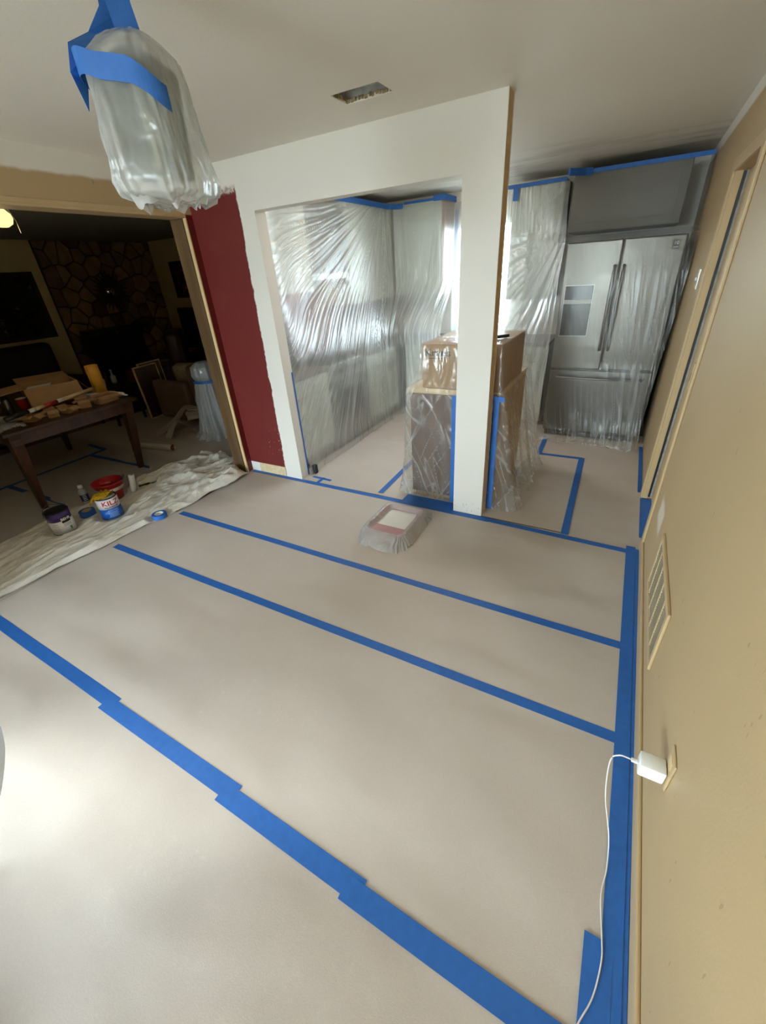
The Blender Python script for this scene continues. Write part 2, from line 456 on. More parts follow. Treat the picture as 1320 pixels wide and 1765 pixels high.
# ceiling with the cut register hole
HX0, HX1, HY0, HY1 = -1.462, -1.203, 2.246, 2.402
mb = MB()
for d in ((LX - .15, HX0, BY - .15, 5.8), (HX1, 0.6, BY - .15, 5.8), (HX0, HX1, BY - .15, HY0), (HX0, HX1, HY1, 5.8)):
    mb.box(d[0], d[1], d[2], d[3], CEIL, CEIL + 0.016)
for d in ((LX - .15, HX0 - .03, BY - .15, 5.8), (HX1 + .03, 0.6, BY - .15, 5.8), (HX0 - .03, HX1 + .03, BY - .15, HY0 - .03), (HX0 - .03, HX1 + .03, HY1 + .03, 5.8)):
    mb.box(d[0], d[1], d[2], d[3], CEIL + 0.016, CEIL + 0.12)
struct(mb.obj('ceiling', 'ceiling'))
struct(box('ceiling_living', 'living_ceiling', (-8.2, LX - .15, -.15, 5.9, 2.42, 2.54)))

# front wall: left pier, header, right column (one plastered wall)
OX0, OX1, OH = -2.50, -0.962, 2.132
CX1 = -0.734
mb = MB()
U = [(LX, 0), (OX0, 0), (OX0, OH), (OX1, OH), (OX1, 0), (CX1, 0), (CX1, CEIL), (LX, CEIL)]
mb.loft([[(x, FY, z) for x, z in U], [(x, FY + .11, z) for x, z in U]], True, True, True)
struct(mb.obj('wall_front', 'front'))
# raw tan edge on the column's kitchen-side return
def ragged(u, v):
    z = v * 2.43
    y = FY + .006 + 0.016 * N(z * 14, 3.1) * (0.6 + 0.4 * N(z * 50)) + u * (0.104 - 0.02)
    return (CX1 + 0.0012, min(max(y, FY + .002), FY + .109), z + .004)
struct(MB().grid(ragged, 3, 160).obj('trim_1', plain('raw_tan_edge', s2l(206, 178, 138), 0.8, var=0.12, vscale=20)))

# right wall with pocket door opening
DY0, DY1, DH = 2.74, 3.50, 2.06
mb = MB()
mb.box(RX, RX + .12, BY - .15, DY0, 0, CEIL)
mb.box(RX, RX + .12, DY0, DY1, DH, CEIL)
mb.box(RX, RX + .12, DY1, 5.8, 0, CEIL)
struct(mb.obj('wall_right', 'right'))
d1 = struct(box('door_1', 'trim_tan', (RX + .062, RX + .098, DY0 - .1, DY1 + .02, 0.006, DH + .03), bev=0.003))
box('door_edge', plain('scuffed_door_edge', s2l(150, 146, 136), .6, var=.25, vscale=30), (RX + .050, RX + .0618, DY1 - .012, DY1 - .002, 0.01, DH - .003), d1, label='scuffed pale edge of the pocket door')
box('door_gap', 'black', (RX + .036, RX + .0498, DY1 - .006, DY1 - .001, 0.01, DH - .003), d1)
t2 = struct(MB().box(RX - .014, RX - .0005, DY0 - .062, DY0, 0, DH + .06, bev=.003)
            .box(RX - .014, RX - .0005, DY1, DY1 + .065, 0, DH + .06, bev=.003)
            .box(RX - .014, RX - .0005, DY0, DY1, DH, DH + .06, bev=.003).obj('trim_2', 'trim_tan'))
struct(MB().box(RX - .002, RX + .034, DY1 - .016, DY1 - .0005, 0, DH, bev=.002)
       .box(RX - .002, RX + .06, DY0 + .0005, DY0 + .012, 0, DH, bev=.002).obj('trim_3', 'trim_tan'))
struct(box('baseboard_right', 'trim_tan', (RX - .013, RX - .0005, BY, DY0 - .064, 0, .082), bev=.005))
sp = thing('strike_plate', 'small painted strike plate on the near door casing', 'strike plate', (RX - .014, DY0 - .03, 1.11))
box('plate', 'trim_tan', (RX - .0185, RX - .0145, DY0 - .045, DY0 - .015, 1.06, 1.19), sp, bev=.001)
box('latch_hole', 'black', (RX - .0192, RX - .0185, DY0 - .036, DY0 - .024, 1.10, 1.14), sp)
sw = thing('light_switch', 'nickel light switch plate on the tan wall past the doorway', 'switch', (RX, 3.86, 1.52))
box('switch_plate', 'brass', (RX - .008, RX - .0005, 3.825, 3.895, 1.46, 1.58), sw, bev=.002)
box('toggle', 'plastic_white', (RX - .022, RX - .008, 3.855, 3.865, 1.51, 1.53), sw, bev=.002)

# left wall: header over the wide opening, near pier; living side behind
mb = MB()
for d in ((BY - .15, -.90, 0, CEIL), (-0.20, 0.0, 0, CEIL), (-.90, -.20, 2.1, CEIL), (-.90, -.20, 0, .9)): mb.box(LX - .15, LX, *d)
mb.box(LX - .15, LX, 0.0, 2.66, 2.165, CEIL)
mb.box(LX - .15, LX, 2.66, 5.8, 0, CEIL)
struct(mb.obj('wall_left', 'yellow'))
struct(MB().box(LX - .155, LX + .006, 0.0, 2.655, 2.150, 2.164, bev=.002).box(LX, LX + .006, 0.0, 2.655, 2.164, 2.190, bev=.002).obj('trim_4', 'trim_tan'))
struct(box('trim_5', 'cream', (LX - .028, LX + .003, 2.648, 2.6595, 0, 2.149), bev=.002))
struct(box('trim_6', 'jambwood', (LX - .165, LX - .0285, 2.636, 2.6595, 0, 2.149), bev=.004))

# back wall behind the camera with an unseen patio door, placed to light the room
BWX0, BWX1, BWZ0, BWZ1 = -3.05, -0.95, 0.05, 2.36
struct(MB().box(LX - .15, BWX0, BY - .15, BY, 0, CEIL).box(BWX1, RX + .12, BY - .15, BY, 0, CEIL).box(BWX0, BWX1, BY - .15, BY, 0, BWZ0).box(BWX0, BWX1, BY - .15, BY, BWZ1, CEIL).obj('wall_back', 'white'))
P0, P1 = BY - .11, BY - .05
bw = struct(MB().box(BWX0, BWX0 + .05, P0, P1, BWZ0, BWZ1).box(BWX1 - .05, BWX1, P0, P1, BWZ0, BWZ1).box(BWX0 + .05, BWX1 - .05, P0, P1, BWZ1 - .05, BWZ1).box(BWX0 + .05, BWX1 - .05, P0, P1, BWZ0, BWZ0 + .05).box(-1.98, -1.92, P0, P1, BWZ0 + .05, BWZ1 - .05).obj('window_3', 'vinyl'))
for a, b in ((BWX0 + .05, -1.98), (-1.92, BWX1 - .05)): box('pane', 'glass', (a, b, BY - .083, BY - .077, BWZ0 + .05, BWZ1 - .05), bw)

# kitchen back wall with window
KY = 5.66
WX0, WX1, WZ0, WZ1 = -2.10, -1.33, 0.95, 2.14
mb = MB()
mb.box(LX, WX0, KY, KY + .14, 0, CEIL); mb.box(WX1, RX, KY, KY + .14, 0, CEIL)
mb.box(WX0, WX1, KY, KY + .14, 0, WZ0); mb.box(WX0, WX1, KY, KY + .14, WZ1, CEIL)
struct(mb.obj('wall_kitchen', 'white'))
kw = struct(MB().box(WX0, WX0 + .05, KY + .06, KY + .11, WZ0, WZ1).box(WX1 - .05, WX1, KY + .06, KY + .11, WZ0, WZ1)
            .box(WX0 + .05, WX1 - .05, KY + .06, KY + .11, WZ1 - .05, WZ1).box(WX0 + .05, WX1 - .05, KY + .06, KY + .11, WZ0, WZ0 + .05)
            .box(WX0 + .05, WX1 - .05, KY + .065, KY + .105, 1.53, 1.57).obj('window_1', 'vinyl'))
for a, b in ((WZ0 + .05, 1.53), (1.57, WZ1 - .05)):
    box('pane', 'glass', (WX0 + .05, WX1 - .05, KY + .083, KY + .087, a, b), kw)

# living room shell
struct(box('wall_living_far', 'cream_wall', (-8.14, -8.0, -.15, 5.86, 0, 2.42)))
struct(box('wall_living_side', 'cream_wall', (-8.0, LX - .15, 5.72, 5.86, 0, 2.42)))
struct(box('wall_living_near', 'cream_wall', (-8.0, LX - .15, -0.15, 0.0, 0, 2.42)))
P0, P1 = LX - .11, LX - .05
sw_ = struct(MB().box(P0, P1, -.90, -.85, .9, 2.1).box(P0, P1, -.25, -.20, .9, 2.1).box(P0, P1, -.85, -.25, .9, .95).box(P0, P1, -.85, -.25, 2.05, 2.1).box(P0, P1, -.85, -.25, 1.48, 1.52).obj('window_2', 'vinyl'))
for a, b in ((.95, 1.48), (1.52, 2.05)): box('pane', 'glass', (LX - .083, LX - .077, -.85, -.25, a, b), sw_)

# ------------------------------------------------------------------ floor paper and tape
def paper(label, x0, x1, y0, y1, seed, amp=0.004, rot=0.0):
    def f(u, v):
        x, y = x0 + (x1 - x0) * u, y0 + (y1 - y0) * v
        e = min(1, max(0, (min(x - x0, x1 - x, y - y0, y1 - y) - .03) / 0.12)); e = e * e * (3 - 2 * e)
        h = max(0, 0.5 + N(x * 0.9 + seed, y * 3.0) + 0.5 * N(x * 2.6, y * 5.2 + seed)) * amp * e
        return (x, y, h)
    o = MB().grid(f, max(8, int((x1 - x0) / .05)), max(8, int((y1 - y0) / .05))).obj('floor_paper', 'paper', smooth=True)
    return tag(o, label, 'floor paper', 'kraft paper laid over the floor')
paper('widest run of tan kraft floor paper, nearest the back windows', LX + .01, RX - .014, BY + .01, .385, 1.0, .007)
paper('tan kraft floor paper run between the two long tape lines off the canvas cloth', LX - .10, RX - .014, .385, 1.245, 2.0, .006)
paper('narrow tan kraft floor paper run just before the one with the tray', LX - .10, RX - .014, 1.245, 1.785, 3.0, .004)
paper('tan kraft floor paper run under the paint tray', LX + .002, RX - .014, 1.785, 2.715, 4.0, .005)
paper('tan kraft floor paper covering the kitchen floor left of the island', -2.60, -1.66, 2.725, 5.2, 5.0, .003)
paper('tan kraft floor paper under the wrapped island', -1.66, -0.14, 2.725, 5.0, 6.0, .002)
paper('tan kraft floor paper in front of the refrigerator', -0.14, RX - .002, 2.715, 4.95, 7.0, .003)
paper('kraft paper over the living room floor around the table', -5.42, LX - .103, 0.2, 2.60, 8.0, .006)
paper('kraft paper over the living room floor beside the taupe armchair', -6.6, -3.32, 2.60, 4.9, 9.0, .006)
paper('kraft paper over the living room floor under the dark sofa', -6.6, -5.42, 0.01, 2.60, 10.0, .004)

def tape(label, x0, y0, x1, y1, w=0.05, z=0.0008, group='blue tape strips on the floor paper', wob=0.002):
    a, b = Vector((x0, y0)), Vector((x1, y1)); d = (b - a); L = d.length; d.normalize(); n = Vector((-d.y, d.x))
    k = max(1, int(L / 0.25))
    lo, hi = [], []
    for i in range(k + 1):
        p = a + d * (L * i / k)
        o = wob * N(p.x * 1.7, p.y * 1.7, 4.0)
        q0, q1 = p + n * (o - w / 2), p + n * (o + w / 2)
        lo.append(((q0.x, q0.y, z), (q1.x, q1.y, z))); hi.append(((q0.x, q0.y, z + .0007), (q1.x, q1.y, z + .0007)))
    mb = MB()
    mb.loft([[l[0], l[1], h[1], h[0]] for l, h in zip(lo, hi)], True, True, True)
    return tag(mb.obj('masking_tape', 'tape'), label, 'tape', group)
tape('blue tape across the widest paper run, end piece beside the canvas cloth', -3.14, .418, -1.80, .410, .062)
tape('blue tape piece second from the canvas cloth on the line with stepped joins', -1.86, .392, -.98, .390, .066, .0016)
tape('blue tape piece third from the canvas cloth on the line with stepped joins', -1.04, .372, -.40, .368, .068, .0024)
tape('blue tape piece of the stepped line that ends by the charging cable', -.46, .355, .33, .352, .068, .0032)
tape('long blue tape line from the canvas cloth before the paint cans', -3.15, 1.232, .30, 1.262, .05)
tape('long blue tape line starting at the tape roll and passing before the paint tray', -3.10, 1.790, .30, 1.785, .05)
tape('blue tape along the foot of the red and white wall', -3.13, 2.700, -1.45, 2.690, .05)
tape('blue tape at the foot of the white column', -1.50, 2.692, -.66, 2.684, .055, .0016)
tape('wide blue tape flap between the column and the wrapped island', -1.42, 2.775, -.965, 2.775, .115, .0008)
tape('blue tape from the column foot to the pocket door', -.80, 2.690, .28, 2.655, .05, .0024)
tape('blue tape along the baseboard under the vent, inner overlapping strip', .297, .36, .290, 2.72, .055, .004)
tape('blue tape pressed against the baseboard below the outlet', .322, -.4, .322, 2.70, .030, .0016)
tape('short wide blue tape strip near the end of the charging cable', .262, -.4, .262, .60, .075, .0048)
tape('square blue tape patch across the pocket door sill', .385, 2.86, .385, 3.47, .10, .0008)
tape('thin blue tape along the kitchen wall foot beside the refrigerator', .330, 3.57, .330, 4.62, .03)
tape('blue tape crossing the kitchen paper left of the wrapped island', -1.655, 2.76, -1.70, 4.0, .05, .003)
tape('blue tape on the paper from the column line toward the refrigerator', -.125, 2.70, -.165, 4.13, .05, .0048)
tape('short blue crosswise tape between the wrapped island and the refrigerator', -.16, 4.12, -.57, 4.11, .045, .004)
tape('short blue tape leading under the refrigerator film', -.56, 4.10, -.58, 4.62, .045, .0048)
tape('short blue crosspiece inside the kitchen opening by the white jamb', -2.44, 2.815, -2.22, 2.802, .035)
tape('short blue tape stub joining the crosspiece to the wall tape', -2.315, 2.70, -2.32, 2.83, .035, .0016)
LG = 'blue tape strips on the living room paper'
tape('blue tape line on the living room paper passing between the table legs', -5.36, 1.28, -5.42, 2.50, .05, .0015, LG)
tape('short blue tape stub at the far end of the living room tape line', -5.40, 2.47, -5.82, 2.50, .05, .0023, LG)
tape('blue tape running from the table leg toward the canvas cloth pile', -5.42, 2.29, -4.15, 2.335, .05, .0023, LG)
tape('blue tape running under the table from the tape corner to the near leg', -5.40, 1.42, -4.30, 1.45, .05, .0031, LG)
tape('blue tape end showing past the canvas cloth edge by the near table leg', -4.60, .97, -3.95, .86, .06, .0015, LG)

# ------------------------------------------------------------------ ceiling register hole
du = thing('duct_boot', 'open rectangular duct hole in the white ceiling, grille removed', 'duct', ((HX0 + HX1) / 2, (HY0 + HY1) / 2, CEIL + .017))
box('duct_top', 'duct_grey', (HX0 - .02, HX1 + .02, HY0 - .02, HY1 + .02, CEIL + .15, CEIL + .155), du)
for nm, d in (('duct_side', (HX0 - .02, HX0 - .016, HY0 - .02, HY1 + .02)), ('duct_side', (HX1 + .016, HX1 + .02, HY0 - .02, HY1 + .02)),
              ('duct_side', (HX0 - .02, HX1 + .02, HY0 - .02, HY0 - .016)), ('duct_side', (HX0 - .02, HX1 + .02, HY1 + .016, HY1 + .02))):
    box(nm, 'galv', (*d, CEIL + .017, CEIL + .152), du)
for k in range(26):
    u = k / 26
    a = random.random()
    if k % 2: x, y, sx, sy = HX0 + (HX1 - HX0) * u, HY1 + .004, .012, .006
    else: x, y, sx, sy = HX0 - .003, HY0 + (HY1 - HY0) * u, .006, .009
    MB(TR(x, y, CEIL + .010 + .006 * a, a * 3)).box(-sx, sx, -sy, sy, -.008, .008, bev=.003).obj('plaster_chip', 'plaster', du)
MB().grid(lambda u, v: (HX0 + .03 + .20 * u + .01 * N(v * 9), HY1 + .012 - .02 * v + .004 * N(u * 20, v * 20), CEIL + .05 + .09 * v + .01 * N(u * 12)), 16, 8).obj('torn_liner', 'paperwhite', du, True)

# ------------------------------------------------------------------ right wall fittings
V = thing('wall_vent', 'tan return air vent low on the tan wall, grey louvres', 'vent', (RX, 1.80, .18))
vy0, vy1, vz0, vz1 = 1.49, 2.10, .195, .505
MB().box(RX - .012, RX - .0006, vy0, vy0 + .028, vz0, vz1, bev=.003).box(RX - .012, RX - .0006, vy1 - .028, vy1, vz0, vz1, bev=.003)\
    .box(RX - .012, RX - .0006, vy0 + .028, vy1 - .028, vz1 - .028, vz1, bev=.003).box(RX - .012, RX - .0006, vy0 + .028, vy1 - .028, vz0, vz0 + .028, bev=.003).obj('vent_frame', 'trim_tan', V)
box('vent_back', plain('vent_back_grey', s2l(188, 180, 162), .7), (RX - .002, RX - .0007, vy0 + .028, vy1 - .028, vz0 + .028, vz1 - .028), V)  # backing plate in its own pale grey
gm = plain('vent_louvre_grey', s2l(178, 168, 146), .5)
for k in range(16):
    z = vz0 + .034 + k * (vz1 - vz0 - .062) / 16
    MB(TR(RX - .0055, (vy0 + vy1) / 2, z + .006, 0, 0, .5)).box(-.0045, .0045, -(vy1 - vy0) / 2 + .029, (vy1 - vy0) / 2 - .029, -.0009, .0009).obj('louvre', gm, V)
for k in range(1, 5):
    y = vy0 + k * (vy1 - vy0) / 5
    box('vent_bar', 'trim_tan', (RX - .0115, RX - .003, y - .005, y + .005, vz0 + .028, vz1 - .028), V)

op = thing('outlet_plate', 'tan painted outlet plate low on the tan wall, charger plugged in', 'outlet', (RX, .93, .33))
box('plate', 'trim_tan', (RX - .006, RX - .0006, .895, .968, .345, .468), op, bev=.003)
for z in (.378, .432):
    box('socket', 'cream', (RX - .0075, RX - .006, .914, .949, z - .017, z + .017), op, bev=.001)
chg = thing('charger', 'white cube phone charger plugged into the outlet', 'charger', (RX - .03, .932, .36))
smooth_by_angle(box('charger_body', 'plastic_white', (RX - .075, RX - .0078, .906, .958, .352, .404), chg, bev=.007))
box('connector', 'plastic_white', (RX - .094, RX - .0752, .926, .938, .372, .380), chg, bev=.003)
pts = []
ctrl = [(.255, .932, .376), (.225, .932, .372), (.208, .928, .33), (.225, .905, .18), (.262, .86, .05), (.268, .78, .012), (.258, .70, .009), (.268, .60, .009), (.27, .55, .009), (.255, .47, .009), (.225, .40, .0085), (.205, .33, .005), (.216, .24, .005), (.205, .16, .005), (.19, .08, .005), (.185, -.05, .005), (.16, -.22, .005)]
def catmull(c, m=8):
    out = []
    c = [Vector(p) for p in c]
    for i in range(len(c) - 1):
        p0, p1, p2, p3 = c[max(i - 1, 0)], c[i], c[i + 1], c[min(i + 2, len(c) - 1)]
        for k in range(m):
            t = k / m
            out.append(0.5 * ((2 * p1) + (p2 - p0) * t + (2 * p0 - 5 * p1 + 4 * p2 - p3) * t * t + (3 * p1 - p0 - 3 * p2 + p3) * t ** 3))
    out.append(c[-1]); return out
tag(MB().tube(catmull(ctrl), .0021, 8).obj('charging_cable', 'cable', smooth=True), 'thin white charging cable hanging from the charger onto the floor tape', 'cable')

# ------------------------------------------------------------------ kitchen: left run
def base_cabinet(label, x0, x1, y0, y1, doors, face, mat='cab', group='base cabinets behind the kitchen film'):
    """face: '+x' front looks to +X, '-y' front looks to -Y"""
    t = thing('base_cabinet', label, 'cabinet', ((x0 + x1) / 2, (y0 + y1) / 2, 0), group)
    MB().box(x0, x1, y0, y1, .10, .872).box(x0, x1 - (.05 if face == '+x' else 0), y0 + (.05 if face == '-y' else 0), y1, 0.0, .10).obj('body', mat, t)
    a, b = (y0, y1) if face == '+x' else (x0, x1)
    w = (b - a) / doors
    for k in range(doors):
        p, q = a + k * w + .006, a + (k + 1) * w - .006
        for nm, z0, z1 in (('drawer', .70, .86), ('door', .115, .688)):
            if face == '+x': o = box(nm, mat, (x1 + .0005, x1 + .019, p, q, z0, z1), t, bev=.004); h = (x1 + .0195, x1 + .036)
            else: o = box(nm, mat, (p, q, y0 - .019, y0 - .0005, z0, z1), t, bev=.004); h = (y0 - .036, y0 - .0195)
            m = (p + q) / 2; zz = z1 - .06 if nm == 'door' else (z0 + z1) / 2
            if face == '+x': MB().tube([(h[0], m - .04, zz), (h[1], m - .04, zz), (h[1], m + .04, zz), (h[0], m + .04, zz)], .004, 6).obj('handle', 'steel_dark', o)
            else: MB().tube([(m - .04, h[1], zz), (m - .04, h[0], zz), (m + .04, h[0], zz), (m + .04, h[1], zz)], .004, 6).obj('handle', 'steel_dark', o)
    return t
def upper_cabinet(label, x0, x1, y0, y1, z0, z1, doors, face, mat='cab', endmat=None):
    t = thing('upper_cabinet', label, 'cabinet', ((x0 + x1) / 2, (y0 + y1) / 2, z0), 'wall cabinets behind the kitchen film')
    box('body', mat, (x0, x1, y0, y1, z0, z1), t)
    a, b = (y0, y1) if face == '+x' else (x0, x1)
    w = (b - a) / doors
    for k in range(doors):
        p, q = a + k * w + .004, a + (k + 1) * w - .004
        if face == '+x': o = MB().box(x1 + .0005, x1 + .019, p, q, z0 + .004, z1 - .004, bev=.004).obj('door', mat, t); box('panel', mat, (x1 + .0192, x1 + .023, p + .06, q - .06, z0 + .07, z1 - .07), o, bev=.003)
        else: o = MB().box(p, q, y0 - .019, y0 - .0005, z0 + .004, z1 - .004, bev=.004).obj('door', mat, t); box('panel', mat, (p + .06, q - .06, y0 - .023, y0 - .0192, z0 + .07, z1 - .07), o, bev=.003)
    if endmat: box('end_panel', endmat, (x1 + .0005, x1 + .006, y0, y1, z0, z1), t)
    return t
BX = -2.62
base_cabinet('pale grey base cabinet under film beside the white jamb', LX + .03, BX, 2.87, 3.47, 1, '+x')
base_cabinet('pale grey base cabinet under film between range and kitchen corner', LX + .03, BX, 4.24, 5.02, 2, '+x')
base_cabinet('pale grey sink base cabinet under the window film', -2.5, -0.74, 5.07, KY - .03, 4, '-y')
tag(MB().box(LX, BX + .03, 2.84, 3.47, .8725, .91, bev=.004).obj('countertop', 'counter'), 'short grey countertop beside the range, under film', 'countertop')
tag(MB().box(LX, BX + .03, 4.24, KY, .8725, .91).box(BX + .03, -0.74, 5.04, KY, .8725, .91).obj('countertop', 'counter'), 'grey corner countertop running under the kitchen window', 'countertop')
rg = thing('range', 'stainless range with black cooktop behind the kitchen film', 'range', (-2.88, 3.855, 0))
box('body', 'steel_dark', (LX + .02, BX + .01, 3.478, 4.232, .02, .895), rg, bev=.006)
box('cooktop', 'black_gloss', (LX + .02, BX + .01, 3.478, 4.232, .896, .912), rg, bev=.004)
od = box('oven_door', 'steel_dark', (BX + .011, BX + .03, 3.49, 4.22, .22, .74), rg, bev=.004)
box('oven_window', 'black_gloss', (BX + .0302, BX + .032, 3.60, 4.11, .33, .62), od)
MB().tube([(BX + .03, 3.54, .70), (BX + .055, 3.54, .70), (BX + .055, 4.17, .70), (BX + .03, 4.17, .70)], .009, 8).obj('handle', 'steel', rg, True)
for k in range(5): MB(TR(BX + .0105, 3.58 + k * .137, .82, 0, 0, PI / 2)).lathe([(.022, 0), (.020, .022), (.017, .025)], n=16).obj('knob', 'black', rg, True)
for k, (gx, gy) in enumerate(((-2.98, 3.67), (-2.98, 4.04), (-2.75, 3.67), (-2.75, 4.04))):
    MB().lathe([(.075, .9125), (.08, .925), (.06, .925), (.055, .9125)], (gx, gy, 0), 20, False, False).obj('burner', 'black', rg, True)
UX = -2.77
UT = 2.365
upper_cabinet('pale grey wall cabinet under film beside the white jamb', LX + .03, UX, 2.87, 3.62, 1.57, UT, 1, '+x')
hd = thing('range_hood', 'dark grey hood cabinet over the range, lamp glowing behind the film', 'range hood', (-2.96, 3.93, 1.68))
box('hood_body', 'cab_dark', (LX + .03, UX - .03, 3.63, 4.28, 1.72, UT), hd, bev=.004)
box('hood_lip', 'steel_dark', (LX + .03, UX + .01, 3.63, 4.28, 1.66, 1.7195), hd, bev=.006)
MB().lathe([(.035, 0), (.035, .008)], (-3.0, 3.78, 1.651), 20).obj('hood_lamp', 'bulb', hd)
upper_cabinet('pale grey wall cabinet under film left of the kitchen corner', LX + .03, UX, 4.29, 5.30, 1.40, UT, 2, '+x')
upper_cabinet('pale corner wall cabinet with brown end panel beside the window', UX + .03, -2.12, 5.34, KY - .03, 1.40, UT, 1, '-y', endmat=plain('rosy_wood_end', s2l(176, 140, 120), .5, var=.1, stretch=(1, 1, .1)))
upper_cabinet('pale grey wall cabinet under film between window and refrigerator', -1.30, -0.80, 5.245, KY - .03, 1.33, UT, 1, '-y')
upper_cabinet('grey cabinet above the refrigerator behind dull film', -0.70, 0.20, 5.02, KY - .03, 1.90, UT, 1, '-y', mat='cab_dark')
# things on the counters, blurred behind film
cm = thing('coffee_maker', 'dark coffee maker on the short counter behind the film', 'coffee maker', (-2.95, 3.2, .91))
box('body', 'black', (-3.06, -2.86, 3.10, 3.30, .9105, 1.23), cm, bev=.02)
MB().lathe([(.05, .0), (.065, .06), (.05, .13), (.035, .14)], (-2.79, 3.2, .915), 20).obj('carafe', 'black_gloss', cm, True)
mw = thing('toaster_oven', 'dark toaster oven on the corner counter behind the film', 'oven', (-2.9, 4.7, .91))
box('body', 'steel_dark', (-3.1, -2.76, 4.5, 4.95, .9105, 1.17), mw, bev=.01)
box('door', 'black_gloss', (-2.7595, -2.752, 4.52, 4.82, .94, 1.14), mw)
fc = thing('kitchen_faucet', 'dark curved faucet behind the window film', 'faucet', (-1.78, 5.5, .91))
MB().tube([(-1.78, 5.52, .9105), (-1.78, 5.52, 1.2), (-1.78, 5.48, 1.27), (-1.78, 5.40, 1.28), (-1.78, 5.35, 1.22)], .012, 10).obj('spout', 'steel_dark', fc, True)
MB().lathe([(.028, 0), (.024, .02)], (-1.78, 5.52, .9105), 16).obj('base', 'steel_dark', fc, True)

# ------------------------------------------------------------------ refrigerator
FX0, FX1, FF = -0.640, 0.275, 4.68
fr = thing('refrigerator', 'stainless french door refrigerator wrapped in clear film', 'refrigerator', ((FX0 + FX1) / 2, 5.1, 0))
box('body', 'steel_dark', (FX0 + .006, FX1 - .006, FF + .085, KY - .02, .02, 1.80), fr, bev=.006)
sm = (FX0 + FX1) / 2
dl = box('door', 'steel', (FX0, sm - .003, FF, FF + .08, .722, 1.815), fr, bev=.012)
dr = box('door', 'steel', (sm + .003, FX1, FF, FF + .08, .722, 1.815), fr, bev=.012)
dw = box('freezer_drawer', 'steel', (FX0, FX1, FF, FF + .08, .07, .708), fr, bev=.012)
box('toe_grille', 'black', (FX0 + .02, FX1 - .02, FF + .03, FF + .084, .012, .069), fr)
for sx, d in ((sm - .036, dl), (sm + .036, dr)):
    MB().tube([(sx, FF - .001, .93), (sx, FF - .04, .915), (sx, FF - .052, .96), (sx, FF - .056, 1.26), (sx, FF - .052, 1.57), (sx, FF - .04, 1.615), (sx, FF - .001, 1.60)], .0125, 10).obj('handle', 'steel', d, True)
MB().tube([(FX0 + .07, FF - .001, .648), (FX0 + .075, FF - .045, .645)] + [(FX0 + .075 + k * .0765, FF - .045 - .018 * math.sin(PI * k / 10), .645) for k in range(1, 10)] + [(FX1 - .075, FF - .045, .645), (FX1 - .07, FF - .001, .648)], .0125, 10).obj('handle', 'steel', dw, True)
dp = box('dispenser', 'steel_dark', (-.606, -.354, FF - .004, FF - .0005, 1.03, 1.475), dl, bev=.001)
# (thing > part > sub-part: the dispenser plates stay sub-parts of the door)
box('control_panel', 'black_gloss', (-.600, -.360, FF - .008, FF - .0045, 1.352, 1.468), dl)
box('dispenser_recess', 'black_gloss', (-.600, -.360, FF - .008, FF - .0045, 1.038, 1.318), dl)
box('dispenser_bar', 'steel', (-.600, -.360, FF - .010, FF - .0045, 1.320, 1.350), dl)
box('badge', 'cab_dark', (.176, .232, FF - .0025, FF - .0005, 1.705, 1.775), dr)
v, f = text_mesh('10', .036, .012)
MB().quadmesh([(.204 + x, FF - .003, 1.752 + y) for x, y, z in v], f).obj('badge_lettering', 'plastic_white', dr)
box('badge_line', 'plastic_white', (.186, .222, FF - .0031, FF - .0026, 1.722, 1.726), dr)

# ------------------------------------------------------------------ film sheets
def fold_noise(t, seed, f0=1.0):
    return 0.55 * math.sin(t * 17 * f0 + seed + 2.2 * N(t * 2.1 * f0, seed)) + 0.35 * math.sin(t * 41 * f0 + 1.7 * seed + 3 * N(t * 3.7 * f0, seed + 5)) + 0.5 * N(t * 23 * f0, seed + 9)
def lerp(a, b, t): return a + (b - a) * t
def sst(a, b, x):
    t = min(1, max(0, (x - a) / (b - a))); return t * t * (3 - 2 * t)
def path(pts):
    P = [Vector(p) for p in pts]; L = [0]
    for a, b in zip(P, P[1:]): L.append(L[-1] + (b - a).length)
    def f(u):
        s = u * L[-1]
        for i in range(len(P) - 1):
            if s <= L[i + 1] or i == len(P) - 2:
                return P[i].lerp(P[i + 1], (s - L[i]) / max(1e-9, L[i + 1] - L[i]))
    f.length = L[-1]
    return f

